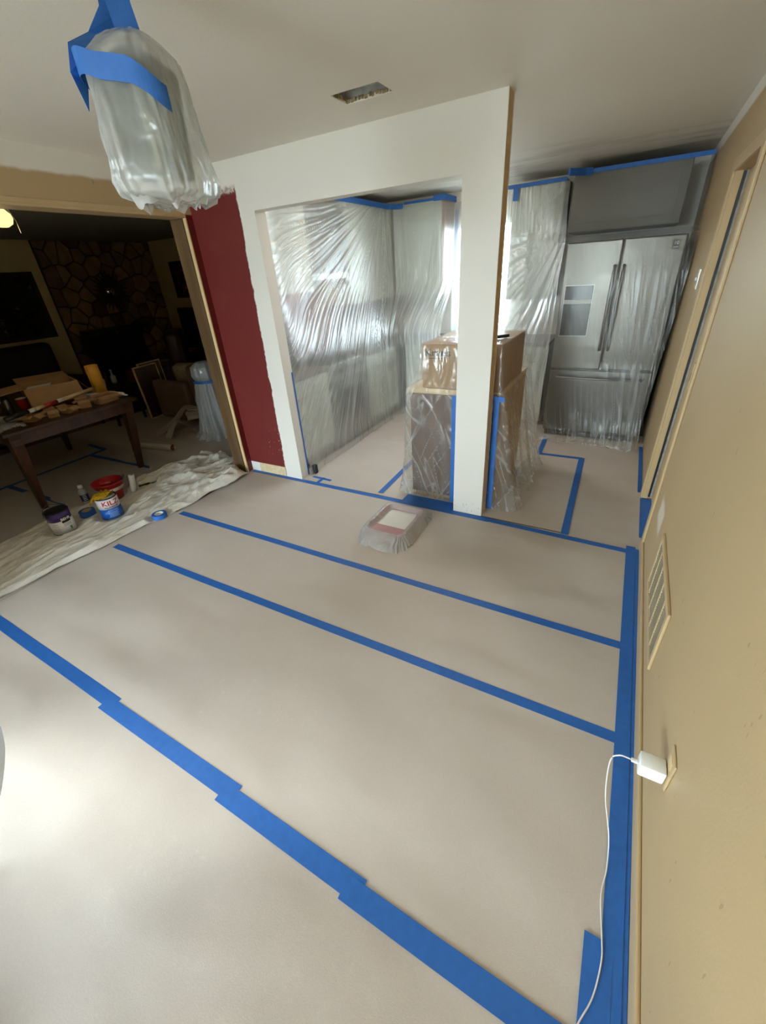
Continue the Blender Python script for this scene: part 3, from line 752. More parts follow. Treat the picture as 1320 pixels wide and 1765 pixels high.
FOLDS = []
def curtain():
    top = path([(-2.735, 2.838), (-2.735, 5.18), (-2.70, 5.27), (-2.62, 5.30), (-2.105, 5.30), (-2.075, 5.33), (-2.07, 5.63)])
    bot = path([(-2.499, 2.838), (-2.525, 3.8), (-2.54, 4.8), (-2.50, 4.93), (-2.40, 4.97), (-2.10, 4.985), (-2.07, 5.00), (-2.0, 5.02)])
    L = 3.4
    def f(u, v):
        z = .004 + (UT - .03 - .004) * (1 - v)
        pt, pb = top(u), bot(u)
        k = sst(1.62, .98, z) if True else 0
        k = lerp(k, 1 - 0.06 * z, 1 - sst(0, .20, u))          # taped flat along the jamb at the near end
        p = pt.lerp(pb, k)
        d = (top(min(1, u + .01)) - top(max(0, u - .01))); n = Vector((d.y, -d.x)).normalized()
        s = u * L                                               # distance along the run
        kx, kz = 2.30, 2.46                                     # folds fan out of the upper far end
        dx, dz = kx - s, kz - z
        r = math.hypot(dx, dz)
        if dx > 0:
            th = math.atan2(dz, dx)
            tq = th + .015 * N(s * 1.5, z * 1.5)
            w = fold_noise(tq * 3.2, 1.3) * .35
            cr = 0
            for fr, sd, pw in ((26, 1.0, 5), (48, 5.0, 5), (85, 9.0, 4)):
                cr = max(cr, max(0, 1 - abs(N(tq * fr * .5, r * (.25 + .06 * sd), sd)) * 4.2) ** pw * (.35 + 1.1 * max(0, N(tq * 5, r * 1.4, sd + 2) + .2)))
            w += cr * 1.6
            amp = .0085 * sst(.05, 1.1, r)
        else:
            w = fold_noise(s * 1.3 + .3 * N(s * 3, z), 4.0); amp = .014 * sst(2.4, 1.2, z); cr = max(0, 1 - abs(N(s * 22 + .4 * z, z * .7, 3.0)) * 4) ** 4 * .6 * sst(2.3, 1.5, z)
        amp *= sst(0, .03, u) * 0.85 + .15
        big = .018 * N(s * 1.1, z * 1.3, 7.7)
        off = amp * w + big * sst(0, .1, u) + .028 * sst(.25, .0, z) * (1 + .6 * N(s * 6, 1.0))
        off = max(off, -.02)
        FOLDS.append(min(1, cr) * sst(.0, .25, z))
        p = p + n * off
        z2 = z + (.0 if z > .3 else .02 * max(0, N(s * 2.2, 3.3)) * sst(.3, 0, z))
        return (p.x, p.y, z2)
    return f
o = MB().grid(curtain(), 420, 300).obj('plastic_curtain', 'film_curtain', smooth=True)
at_ = o.data.attributes.new('fold', 'FLOAT', 'POINT'); at_.data.foreach_set('value', FOLDS)
tag(o, 'creased translucent plastic curtain hiding the left kitchen cabinets', 'plastic sheet')

def windowfilm(u, v):
    x = lerp(-2.06, -1.33, u); z = lerp(2.34, .93, v)
    return (x, 5.615 - .05 * v - .018 * fold_noise(u * 1.1 + .1 * v, 2.0) * (.3 + .7 * v), z)
tag(MB().grid(windowfilm, 70, 60).obj('plastic_sheet', 'film_window', smooth=True), 'translucent plastic sheet hung over the bright kitchen window', 'plastic sheet')

def sidefilm(u, v):
    z = lerp(2.335, .004, v)
    l = Vector((-1.40, 5.205 if z > 1.33 else lerp(4.99, 5.205, sst(.92, 1.33, z))))
    if z > 1.80: rgt = Vector((lerp(-.665, -.76, sst(1.80, 2.33, z)), lerp(4.662, 5.20, sst(1.80, 2.33, z))))
    else: rgt = Vector((-.665 - .015 * (1.8 - z), 4.662 - .02 * (1.8 - z)))
    w = u ** 1.15
    p = l.lerp(rgt, w)
    p.y = lerp(l.y, rgt.y, max(0, (u - .45) / .55) ** 1.4)
    th = math.atan2(1.95 - z, (1 - u) * .75 + .02) if z < 1.95 else u * 1.4
    a = .016 * sst(1, .9, u) * (0.4 + .6 * sst(2.3, 1.4, z))
    p.y -= a * (fold_noise(th * 1.4, 6.1) + .5)
    p.x += .01 * N(z * 3, u * 4)
    return (p.x, p.y, z)
tag(MB().grid(sidefilm, 110, 120).obj('plastic_sheet', 'film_window', smooth=True), 'gathered plastic sheet hanging beside the refrigerator from the wall cabinet', 'plastic sheet')

FRF = []
def fridgefilm(u, v):
    # profile: tape on cabinet front -> refrigerator top edge -> down the front -> puddle on the floor
    prof = [(4.985, 2.34), (4.95, 1.99), (4.90, 1.86), (4.667, 1.823), (4.640, 1.72), (4.612, 1.55), (4.608, .95), (4.625, .80), (4.612, .62), (4.615, .30), (4.60, .10), (4.56, .020), (4.50, .008)]
    if not hasattr(fridgefilm, 'p'): fridgefilm.p = path([(y, z, 0) for y, z in prof])
    q = fridgefilm.p(v); y, z = q.x, q.y
    x = lerp(-.70 + .03 * sst(1.9, 1.7, z), .337, u)
    rgt = sst(.72, 1.0, u)
    cr = .006 * N(x * 6, z * 2, 1.0) + .004 * N(x * 14, z * 4, 2.0) * rgt
    if z > 1.84: cr *= .3
    low = sst(.55, .05, z)
    cr += low * (.028 * N(x * 5, z * 6, 3) + .018 * N(x * 13, z * 10, 8))
    vert = .012 * fold_noise(x * 2.2 + .15 * z, 3.0) * (sst(1.75, 1.2, z)) * (.35 + .9 * rgt)
    y2 = y - .004 - .6 * cr - .012 * low - max(-.012, vert) * 0.8
    if z < 1.80: y2 = 4.668 - math.log1p(math.exp((4.668 - y2) * 400)) / 400     # never through the doors
    if z < .12:
        y2 -= .05 * (.5 + N(x * 4, 2.0)) + (.10 * sst(.55, .9, u) * (1 - sst(.93, 1, u)))
    z2 = z
    if z < .05: z2 = .004 + max(0, .02 + .03 * N(x * 12, y * 30)) * (1.4 if u > .6 else .8)
    xr = x - .055 * rgt * sst(1.8, .2, z) * 0.9
    ck = 0
    for fr, sd in ((7, 1.0), (15, 4.0), (26, 8.0)):
        ck = max(ck, max(0, 1 - abs(N((x + .16 * z) * fr, z * (1.1 + low * 2.5), sd)) * 4.5) ** 4 * (.3 + max(0, N(x * 3, z * 2, sd + 3) + .3)))
    FRF.append(min(1, ck * (.22 + .85 * sst(.50, .80, u) * sst(1.75, 1.45, z) + .45 * low)) if z < 1.8 else .05)
    y2 -= ck * .004 * sst(1.8, 1.7, z)
    return (xr, y2, z2)
o = MB().grid(fridgefilm, 220, 300).obj('plastic_sheet', 'film_fridge', smooth=True)
at_ = o.data.attributes.new('fold', 'FLOAT', 'POINT'); at_.data.foreach_set('value', FRF)
tag(o, 'clear plastic sheet draped down the refrigerator front onto the floor', 'plastic sheet')

# tape holding the film: flat strips on the cabinet fronts
def strip(label, pts, h, group='blue tape holding the kitchen film', thick=.0012, offs=(0, 0)):
    """vertical ribbon following plan points (x, y, zmid); h = width of the tape"""
    P = [Vector(p) for p in pts]
    mb = MB(); loops = []
    for i, p in enumerate(P):
        d = P[min(i + 1, len(P) - 1)] - P[max(i - 1, 0)]
        n = Vector((d.y, -d.x, 0)); n = n.normalized() if n.length > 1e-6 else Vector((0, -1, 0))
        a = p + n * thick
        loops.append([(p.x, p.y, p.z - h / 2), (a.x, a.y, a.z - h / 2), (a.x, a.y, a.z + h / 2), (p.x, p.y, p.z + h / 2)])
    mb.loft(loops, True, True, True)
    return tag(mb.obj('masking_tape', 'tape'), label, 'tape', group)
strip('blue tape along the top of the creased curtain over the left wall cabinets', [(-2.725, 4.0, 2.345), (-2.725, 4.6, 2.345), (-2.722, 5.20, 2.340), (-2.66, 5.285, 2.338), (-2.58, 5.29, 2.340)], .05)
strip('thin blue tape along the top of the corner cabinet film', [(-2.57, 5.292, 2.36), (-2.12, 5.290, 2.36)], .022)
strip('blue tape wrapped around the corner cabinet end by the window', [(-2.20, 5.288, 2.368), (-2.064, 5.288, 2.368), (-2.056, 5.40, 2.368), (-2.056, 5.64, 2.368)], .055)
strip('long blue vertical tape on the wall edge beside the window film', [(-2.062, 5.645, 1.55), (-2.035, 5.645, 1.55)], 1.45)
strip('short blue tape above the kitchen window', [(-1.97, 5.64, 2.285), (-1.50, 5.64, 2.285)], .05)
strip('blue tape along the top of the wall cabinet beside the refrigerator', [(-1.395, 5.19, 2.348), (-1.1, 5.188, 2.348), (-.79, 5.180, 2.350)], .034)
strip('short blue vertical tab hanging off the wall cabinet tape', [(-1.29, 5.185, 2.29), (-1.235, 5.185, 2.29)], .12)
strip('long thin blue tape above the refrigerator cabinet', [(-.66, 4.975, 2.352), (-.2, 4.972, 2.352), (.33, 4.968, 2.352)], .032)
strip('wide blue tape end at the corner above the refrigerator', [(-.735, 4.85, 2.35), (-.72, 4.838, 2.35), (-.60, 4.94, 2.348), (-.55, 4.966, 2.348)], .055)

# ------------------------------------------------------------------ island with sink carton under film
ic = thing('island_cabinet', 'brown wood grain island cabinet behind the column, under film', 'cabinet', (-1.05, 3.25, 0))
IX0, IX1, IY0, IY1 = -1.395, -.705, 2.885, 3.74
MB().box(IX0 + .006, IX1 - .006, IY0 + .012, IY1, .0, .878).obj('carcass', 'ply', ic)
box('back_panel', 'brown_wood', (IX0, IX1 + .0, IY0, IY0 + .0115, .03, .872), ic, bev=.002)
box('side_panel', 'ply', (IX1 - .0055, IX1, IY0 + .012, IY1, .03, .872), ic)
box('top_rail', 'lightwood', (IX0 - .006, IX1 + .006, IY0 - .004, IY1, .8785, .918), ic, bev=.003)
box('foot', 'lightwood', (IX0 + .012, IX0 + .032, IY0 + .0, IY0 + .0115, 0, .0295), ic)
box('tag', 'paperwhite', (-1.052, -1.035, IY0 - .0015, IY0 - .0002, .52, .64), ic)
kb = thing('sink_carton', 'large cardboard sink carton on the island under film', 'carton', (-1.0, 3.25, .919))
KX0, KX1, KY0, KY1, KZ0, KZ1 = -1.292, -.715, 2.895, 3.60, .9185, 1.222
box('carton_body', 'card', (KX0, KX1, KY0, KY1, KZ0, KZ1), kb, bev=.003)
for y0, y1 in ((KY0 + .004, (KY0 + KY1) / 2 - .002), ((KY0 + KY1) / 2 + .002, KY1 - .004)):
    box('flap', 'card', (KX0 + .004, KX1 - .004, y0, y1, KZ1 + .0003, KZ1 + .004), kb)
v, f = text_mesh('Kraus', .068, .016)
MB().quadmesh([(KX0 + .118 + x * 1.25, KY0 - .0008, KZ1 - .052 + y) for x, y, z in v], f).obj('printed_name', 'ink_black', kb)
box('printed_line', 'ink_black', (KX0 + .05, KX0 + .17, KY0 - .0009, KY0 - .0003, KZ1 - .092, KZ1 - .088), kb)
box('clear_tape', 'film_white', (KX0 + .01, KX1 - .01, (KY0 + KY1) / 2 - .03, (KY0 + KY1) / 2 + .03, KZ1 + .0042, KZ1 + .0048), kb)
kn = tag(MB(TR(-.78, 3.13, 1.2405, .9)).box(-.055, .055, -.016, .016, 0, .022, bev=.008).obj('utility_knife', 'black'), 'small black utility knife lying on the wrapped sink carton', 'knife')

ISF = []
def island_film():
    NP, loops = 420, []
    # level: z, x0, x1, y0, y1, corner radius, fold amplitude
    LV = [(1.236, -1.08, -.93, 3.15, 3.35, .02, 0), (1.237, -1.25, -.75, 2.95, 3.57, .02, .0), (1.234, -1.298, -.708, 2.888, 3.61, .012, .001), (1.20, -1.304, -.700, 2.880, 3.615, .014, .003),
          (1.05, -1.315, -.690, 2.868, 3.64, .02, .006), (.98, -1.345, -.686, 2.864, 3.66, .02, .006), (.93, -1.405, -.680, 2.860, 3.74, .02, .004), (.905, -1.418, -.668, 2.858, 3.76, .02, .004), (.85, -1.42, -.655, 2.856, 3.77, .02, .006),
          (.6, -1.425, -.62, 2.852, 3.80, .03, .014), (.35, -1.435, -.585, 2.850, 3.84, .04, .022), (.15, -1.46, -.555, 2.846, 3.88, .05, .028), (.05, -1.475, -.53, 2.842, 3.90, .05, .032), (.006, -1.49, -.515, 2.841, 3.92, .05, .036)]
    # refine
    fine = []
    for a, b in zip(LV, LV[1:]):
        k = max(1, int(abs(a[0] - b[0]) / .009))
        if abs(a[0] - b[0]) < .004: k = 4
        for i in range(k): fine.append(tuple(lerp(p, q, i / k) for p, q in zip(a, b)))
    fine.append(LV[-1])
    for z, x0, x1, y0, y1, r, am in fine:
        per = 2 * (x1 - x0) + 2 * (y1 - y0); L = []
        for i in range(NP):
            s = i / NP; q = s * 4; e = int(q); t = q - e
            if e == 0: x, y, nx, ny = lerp(x0, x1, t), y0, 0, -1
            elif e == 1: x, y, nx, ny = x1, lerp(y0, y1, t), 1, 0
            elif e == 2: x, y, nx, ny = lerp(x1, x0, t), y1, 0, 1
            else: x, y, nx, ny = x0, lerp(y1, y0, t), -1, 0
            if r > 0:
                c = min(t, 1 - t); cut = max(0, 1 - c / .04)
                cx, cy = (x0 + x1) / 2, (y0 + y1) / 2
                x += (cx - x) * cut * cut * r * .25; y += (cy - y) * cut * cut * r * .25
            w = fold_noise(s * 5.5 + .05 * z, 8.0) + .4 * N(s * 60, z * 7)
            o = am * (w + .25)
            if e == 0: o = max(-.006, min(o, .004)) + (.003 if z < .92 else .0008) * N(x * 22, z * 16)   # pressed between column and cabinet
            if e == 1 and t > .75 and z < .6: o += .01
            x += nx * o; y += ny * o
            y = max(y, 2.836)
            if x > -.72 and y < 2.9 and z < .9: y += .006
            zz = z
            if z < .1: zz = max(.004, z + (.05 * max(0, .2 + N(s * 14, 2.0)) if e == 1 else .03 * max(0, N(s * 9, 4.0))) * (1 if z < .05 else .7))
            a_ = x if e in (0, 2) else y
            ck = 0
            for fr, sd, sl_ in ((5, 1.0, .55), (9, 4.0, -.6), (16, 8.0, .35)):
                ck = max(ck, max(0, 1 - abs(N((a_ + sl_ * z) * fr, (z - sl_ * a_) * 1.3, sd)) * 5) ** 4 * (.3 + max(0, N(a_ * 4, z * 3, sd + 3) + .35)))
            if e == 0: y -= .003 * ck
            ISF.append(min(1, ck * (.9 if z < .93 else .3)))
            L.append((x, max(y, 2.836), zz))
        loops.append(L)
    return loops
mb = MB(); mb.loft(island_film(), True, True, False)
o = mb.obj('plastic_sheet', 'film_island', smooth=True)
at_ = o.data.attributes.new('fold', 'FLOAT', 'POINT'); at_.data.foreach_set('value', ISF)
tag(o, 'clear plastic sheet draped over the sink carton and brown island cabinet', 'plastic sheet')
IG = 'blue tape holding the island film'
strip('blue vertical tape on the island film at the left side of the column', [(-1.035, 2.8345, .45), (-.966, 2.8345, .45)], .88, IG)
strip('blue vertical tape on the island film at the right side of the column', [(-.732, 2.842, .44), (-.690, 2.842, .44)], .86, IG)
strip('short blue tape across the top of the vertical tape right of the column', [(-.735, 2.838, .89), (-.655, 2.838, .885)], .035, IG)
strip('blue vertical tape on the left jamb edge of the kitchen opening', [(-2.4985, 2.815, .50), (-2.4985, 2.832, .50)], .98, 'blue tape holding the kitchen film')
fb = tag(MB().box(-2.4925, -2.440, 2.862, 2.905, .004, .095, bev=.008).obj('door_stop', 'black'), 'small black block at the foot of the white jamb', 'block')

# ------------------------------------------------------------------ pendant lantern and its bag
PX, PY = -1.33, 1.08
pl = thing('pendant_lantern', 'glass pendant lantern wrapped in a plastic bag', 'pendant lamp', (PX, PY, CEIL))
MB().lathe([(.062, 0), (.058, -.018), (.02, -.024)], (PX, PY, CEIL - .0005), 28).obj('canopy', 'brass', pl, True)
MB().tube([(PX, PY, CEIL - .02), (PX, PY, 2.27)], .006, 10).obj('stem', 'brass', pl, True)
RL = Matrix.Translation((PX, PY, 0)) @ Matrix.Rotation(math.radians(24), 4, 'Z')
mb = MB(RL)
for sx in (-1, 1):
    for sy in (-1, 1): mb.loft([[(sx * a + ox, sy * a + oy, z) for ox, oy in ((-.004, -.004), (.004, -.004), (.004, .004), (-.004, .004))] for a, z in ((.062, 1.995), (.074, 2.225))], True, True, True)
mb.box(-.078, .078, -.078, .078, 2.225, 2.232).loft([[(s * k, t * k, z) for s, t in ((-1, -1), (1, -1), (1, 1), (-1, 1))] for k, z in ((.074, 2.232), (.02, 2.268))], True, True, True)
for a, b, c, d in ((-.066, .066, -.066, -.058), (-.066, .066, .058, .066), (-.066, -.058, -.058, .058), (.058, .066, -.058, .058)): mb.box(a, b, c, d, 1.988, 1.996)
mb.obj('lantern_frame', plain('aged_lantern_metal', s2l(96, 100, 88), .5, .6), pl)
for k in range(4):
    T = RL @ Matrix.Rotation(k * PI / 2, 4, 'Z')
    MB(T).loft([[(-.058, -.060, 1.997), (.058, -.060, 1.997), (.058, -.062, 1.997), (-.058, -.062, 1.997)], [(-.069, -.072, 2.224), (.069, -.072, 2.224), (.069, -.074, 2.224), (-.069, -.074, 2.224)]], True, True, True).obj('glass_pane', 'lantern_glass', pl)
MB().lathe([(.012, 2.01), (.012, 2.10), (.016, 2.115), (.012, 2.14), (.003, 2.16)], (PX, PY, 0), 16).obj('candle_bulb', 'cream', pl, True)

bag = thing('plastic_bag', 'milky plastic bag taped around the pendant lantern', 'bag', (PX, PY, 1.9))
def bag_loops():
    LV = [(2.302, .018, .018), (2.292, .045, .045), (2.276, .075, .070), (2.246, .104, .098), (2.20, .112, .110), (2.10, .117, .117), (2.02, .123, .124), (1.975, .128, .128), (1.945, .118, .116), (1.935, .09, .09)]
    fine = []
    for a, b in zip(LV, LV[1:]):
        k = max(1, int(abs(a[0] - b[0]) / .006))
        for i in range(k): fine.append([lerp(p, q, i / k) for p, q in zip(a, b)])
    fine.append(list(LV[-1]))
    out = []
    ca, sa = math.cos(math.radians(24)), math.sin(math.radians(24))
    n = 150
    for z, rx, ry in fine:
        L = []
        for i in range(n):
            a = 2 * PI * i / n
            c, s = math.cos(a), math.sin(a)
            e = .5
            x = rx * math.copysign(abs(c) ** e, c); y = ry * math.copysign(abs(s) ** e, s)
            g = 1 + .05 * N(c * 4 + 3, s * 4, z * 14) + .07 * N(c * 9, s * 9, z * 9 + 4) * sst(2.3, 2.0, z)
            g += .06 * sst(2.27, 2.31, z) * math.sin(a * 11)
            dx = .014 * sst(2.2, 1.95, z)
            x, y = x * g, y * g
            zz = z - (.035 * max(0, N(c * 2.5, s * 2.5, 7.0)) + .012 * N(c * 7, s * 7, 1)) * sst(2.0, 1.92, z)
            L.append((PX + ca * x - sa * y + dx, PY + sa * x + ca * y, zz))
        out.append(L)
    return out
mb = MB(); mb.loft(bag_loops(), True, False, True); mb.obj('bag_film', 'film_bag', bag, True)
# ragged hanging skirt at the mouth of the bag
def skirt(u, v):
    a = 2 * PI * u
    r = .108 + .020 * math.sin(a * 3 + 1) + .012 * N(math.cos(a) * 5, math.sin(a) * 5, v)
    return (PX + .014 + r * (1 - .15 * v) * math.cos(a), PY + r * (1 - .15 * v) * math.sin(a), 1.965 - v * (.045 + .035 * N(math.cos(a) * 3, math.sin(a) * 3, 2)))
MB().grid(skirt, 110, 6).obj('bag_mouth', 'film_bag', bag, True)
def band(pts, w, name, par, lean=0.0):
    """flat tape band through 3-D points, width along a given direction"""
    P = [Vector(p[:3]) for p in pts]; L = []
    for i, p in enumerate(P):
        wd = Vector(pts[i][3]).normalized() if len(pts[i]) > 3 else Vector((0, 0, 1))
        d = (P[min(i + 1, len(P) - 1)] - P[max(i - 1, 0)]).normalized(); n = d.cross(wd).normalized() * .0008
        L.append([p - wd * w / 2 - n, p + wd * w / 2 - n, p + wd * w / 2 + n, p - wd * w / 2 + n])
    return MB().loft(L, True, True, True).obj(name, 'tape', par)
def sq(a, k, z):
    c, s = math.cos(a), math.sin(a); x = k * math.copysign(abs(c) ** .5, c); y = k * math.copysign(abs(s) ** .5, s)
    ca, sa = math.cos(math.radians(24)), math.sin(math.radians(24))
    return (PX + ca * x - sa * y, PY + sa * x + ca * y, z)
band([sq(math.radians(d), .123, 2.190 + .030 * sst(150, 215, d) - .085 * sst(235, 335, d)) for d in range(150, 334, 6)], .052, 'tape_band', bag)
# strip climbing to the stem on the far-left shoulder of the bag
band([(*sq(math.radians(196), .126, 2.16), (0, .35, 1)), (*sq(math.radians(200), .122, 2.215), (.2, 1, .3)), (*sq(math.radians(206), .104, 2.262), (.4, 1, 0)), (PX - .062, PY - .035, 2.30, (.5, 1, 0)), (PX - .02, PY - .012, 2.345, (.6, 1, 0)), (PX - .008, PY - .006, 2.44, (.6, 1, 0))], .056, 'tape_strip', bag)
band([(PX + .012, PY - .004, 2.295, (.8, .9, 0)), (PX + .008, PY - .01, 2.35, (.8, .9, 0)), (PX + .008, PY - .01, 2.438, (.8, .9, 0))], .060, 'tape_strip', bag)
band([(*sq(math.radians(160), .128, 2.215), (0, .3, 1)), (*sq(math.radians(172), .145, 2.165), (0, .3, 1)), (*sq(math.radians(184), .132, 2.125), (0, .3, 1))], .040, 'tape_end', bag)

# ------------------------------------------------------------------ paint tray in a bag
pt = thing('paint_tray', 'red paint tray with white paint in a clear bag', 'paint tray', (-1.28, 2.31, 0))
tx0, tx1, ty0, ty1 = -1.43, -1.12, 2.105, 2.51
mb = MB()
rim = .012
outer = [[(tx0 + i, ty0 + i, z), (tx1 - i, ty0 + i, z), (tx1 - i, ty1 - i, z), (tx0 + i, ty1 - i, z)] for i, z in ((.03, .004), (.0, .075), (.010, .079), (.018, .073), (.038, .018))]
mb.loft(outer, True, True, True); mb.obj('tray_pan', 'red_plastic', pt)
MB().loft([[(tx0 + .028, ty0 + .135, .046), (tx1 - .028, ty0 + .135, .046), (tx1 - .026, ty1 - .03, .046), (tx0 + .026, ty1 - .03, .046)], [(tx0 + .029, ty0 + .136, .051), (tx1 - .029, ty0 + .136, .051), (tx1 - .027, ty1 - .031, .051), (tx0 + .027, ty1 - .031, .051)]], True, True, True).obj('paint_pool', 'paint_white', pt)
MB().loft([[(tx0 + .02, ty0 + .02, .066), (tx1 - .02, ty0 + .02, .066), (tx1 - .02, ty0 + .134, .05), (tx0 + .02, ty0 + .134, .05)], [(tx0 + .02, ty0 + .02, .07), (tx1 - .02, ty0 + .02, .07), (tx1 - .02, ty0 + .134, .054), (tx0 + .02, ty0 + .134, .054)]], True, True, True).obj('tray_ramp', plain('pink_tray', s2l(196, 150, 152), .4, var=.1), pt)
loops = []
n = 140
for z, g, am in ((.058, -.040, .001), (.070, -.026, .002), (.083, -.014, .002), (.090, -.002, .003), (.086, .012, .004), (.062, .020, .007), (.04, .030, .010), (.02, .036, .012), (.004, .040, .014)):
    L = []
    for i in range(n):
        a = 2 * PI * i / n; c, s = math.cos(a), math.sin(a)
        hx, hy = (tx1 - tx0) / 2 + g, (ty1 - ty0) / 2 + g
        ex = .22 if z > .055 else .34
        x = hx * math.copysign(abs(c) ** ex, c); y = hy * math.copysign(abs(s) ** ex, s)
        out = sst(.07, .0, z)
        ext = 1 + out * (.0 + (.16 if s > .3 else 0) * max(0, s) + (.30 if s < 0 else 0) * max(0, -s) * .9)
        w = am * (N(c * 9, s * 9, z * 12) * 1.6 + .5 * math.sin(a * 31 + 3 * N(c * 3, s * 3)))
        L.append(((tx0 + tx1) / 2 + x * (1 + w / .2) + .02 * out, (ty0 + ty1) / 2 + y * ext * (1 + w / .2), max(.003, z + .5 * w * (z < .08))))
    loops.append(L)
mb = MB(); mb.loft(loops, True, False, False); o = mb.obj('tray_bag', 'film_tray', pt, True, label='crinkled clear bag pulled around the tray')

# ------------------------------------------------------------------ canvas drop cloth
CANS = [(-3.78, 1.19, .11), (-3.63, 1.51, .11), (-3.86, 1.42, .08), (-3.20, 1.66, .08), (-3.97, 1.72, .13), (-4.14, 1.56, .05), (-3.90, 1.88, .05), (-3.84, 2.04, .035), (-4.40, 1.33, .10), (-4.34, 2.30, .10)]
fe = [(.05, -3.28), (.52, -3.27), (.65, -3.26), (.9, -3.25), (1.21, -3.21), (1.59, -3.18), (1.93, -3.12), (2.13, -3.14), (2.31, -3.08), (2.62, -3.09), (3.0, -3.09)]
be = [(.05, -4.05), (.83, -4.07), (1.16, -4.12), (1.43, -4.14), (1.77, -4.02), (2.06, -4.10), (2.49, -4.02), (2.75, -3.98), (3.0, -3.9)]
def interp(T, y):
    for (a, p), (b, q) in zip(T, T[1:]):
        if y <= b: return p + (q - p) * (y - a) / (b - a)
    return T[-1][1]
def ridge(x, y, s): return (1 - abs(N(x, y, s)) * 2.4)
def cloth(u, v):
    far = lerp(2.615, 2.90, sst(.16, .34, u))
    y = lerp(.05, far, v)
    x0, x1 = interp(fe, y), interp(be, y)
    x = lerp(x0, x1, u) + .02 * N(y * 4, u * 3, 5)
    y2 = y + .03 * N(x * 5, y * 2, 1.0) * (1 if .05 < v < .97 else 0)
    if v > .97: y2 += .03 * N(x * 6, 2.0) - .01
    farw = sst(1.6, 2.5, y)
    h = .010 + .020 * max(0, ridge(x * 5 + y * 1.0, y * .9, 1.0)) ** 1.5 + .016 * max(0, ridge(x * 10 + y * 1.6, y * 1.3, 2.0)) ** 2 + .008 * max(0, ridge(x * 14, y * 5 + x * 3, 6.0)) ** 2
    h += farw * (.036 * max(0, ridge(x * 3.0 + y, y * 2.6 - x * 1.2, 3.0)) + .026 * max(0, ridge(x * 6 - y * 3, y * 3.4, 4.0)) ** 1.5 + .012)
    h += .004 * N(x * 25, y * 18)
    flat = 1.0
    for cx, cy, r in CANS:
        flat = min(flat, sst(r * .85, r * 1.15 + .03, math.hypot(x - cx, y2 - cy)))
    e = min(u, 1 - u, (1 - v) * 2.2); e = sst(0, .07, e)
    h = max(.004, lerp(.006, h, flat)) * (.35 + .65 * e)
    return (x, y2, max(h, .0045))
o = MB().grid(cloth, 130, 330).obj('drop_cloth', 'canvas', smooth=True)
tag(o, 'rumpled off-white canvas drop cloth across the wide doorway', 'drop cloth')

# ------------------------------------------------------------------ paint cans and floor tools
def wrap_text(s, size, c, r, z, ang, mat, parent, name, bold=.01, stretch=1.0):
    v, f = text_mesh(s, size, bold)
    mb = MB().quadmesh(v, f)
    bmesh.ops.remove_doubles(mb.bm, verts=mb.bm.verts, dist=1e-6)
    for _ in range(4):                         # short edges, so that the print follows the curve
        es = [e for e in mb.bm.edges if e.calc_length() > .006]
        if not es: break
        bmesh.ops.subdivide_edges(mb.bm, edges=es, cuts=1)
        bmesh.ops.triangulate(mb.bm, faces=mb.bm.faces[:])
    for q in mb.bm.verts:
        a = ang + q.co.x * stretch / r
        q.co = Vector((c[0] + (r + .0007) * math.cos(a), c[1] + (r + .0007) * math.sin(a), z + q.co.y))
    return mb.obj(name, mat, parent)
def patch(c, r, a0, a1, z0, z1, mat, parent, name):
    n = 12
    L = [[(c[0] + q * math.cos(lerp(a0, a1, i / n)), c[1] + q * math.sin(lerp(a0, a1, i / n)), z) for q, z in ((r + .0001, z0), (r + .0005, z0), (r + .0005, z1), (r + .0001, z1))] for i in range(n + 1)]
    return MB().loft(L, True, True, True).obj(name, mat, parent)
def can(name, label, c, r, h, bands, z0=.006):
    t = thing(name, label, 'paint can', (c[0], c[1], z0))
    for nm, mat, a, b in bands: MB().lathe([(r, a), (r, b)], (c[0], c[1], z0), 48, True, True).obj(nm, mat, t, True)
    MB().lathe([(r + .0015, 0), (r + .003, .003), (r + .0015, .006)], (c[0], c[1], z0), 48).obj('bottom_rim', 'steel_dark', t, True)
    MB().lathe([(r, h - .004), (r + .003, h), (r + .002, h + .004), (r - .006, h + .004), (r - .008, h - .004), (r - .012, h - .004)], (c[0], c[1], z0), 48, False, False).obj('top_rim', 'black', t, True)
    return t
toc = lambda c: math.atan2(-c[1], -c[0])          # angle facing the camera side of the room
c1 = CANS[0][:2]
t = can('paint_can', 'purple and white paint can with black lid on canvas', c1, .083, .19, (('lower_label', 'can_white', .006, .118), ('upper_label', 'purple', .118, .186)))
MB().lathe([(.070, .184), (.074, .190), (.072, .1905), (.0, .1885)], (c1[0], c1[1], .006), 40, True, False).obj('lid', 'black', t, True)
hb = [(c1[0] + .09 * math.cos(a), c1[1] + .09 * math.sin(a), .006 + .158 + .062 * math.sin((a - 1.9) / 2.6 * PI)) for a in [1.9 + 2.6 * k / 24 for k in range(25)]]
MB().tube(hb, .0022, 6).obj('wire_handle', 'steel', t, True)
a1 = toc(c1)
patch(c1, .083, a1 + .02, a1 + .82, .105, .157, 'ink_black', t, 'name_plate')
wrap_text('BEHR', .030, c1, .0836, .135, a1 + .42, 'can_white', t, 'name_lettering', .03)
patch(c1, .083, a1 + .48, a1 + .68, .034, .064, 'ink_green', t, 'green_mark')
for k in range(6): patch(c1, .083, a1 - .95 + .1 * (k % 2), a1 - .35, .032 + k * .014, .0345 + k * .014, 'ink_grey', t, 'small_print')
for k in range(3): patch(c1, .083, a1 + .05, a1 + .75, .076 + k * .009, .079 + k * .009, 'ink_grey', t, 'small_print')
c2 = CANS[1][:2]
t = can('paint_can', 'blue and white primer can with red lettering and a yellow rag', c2, .083, .19, (('lower_label', 'can_blue', .006, .098), ('upper_label', 'can_white', .098, .186)))
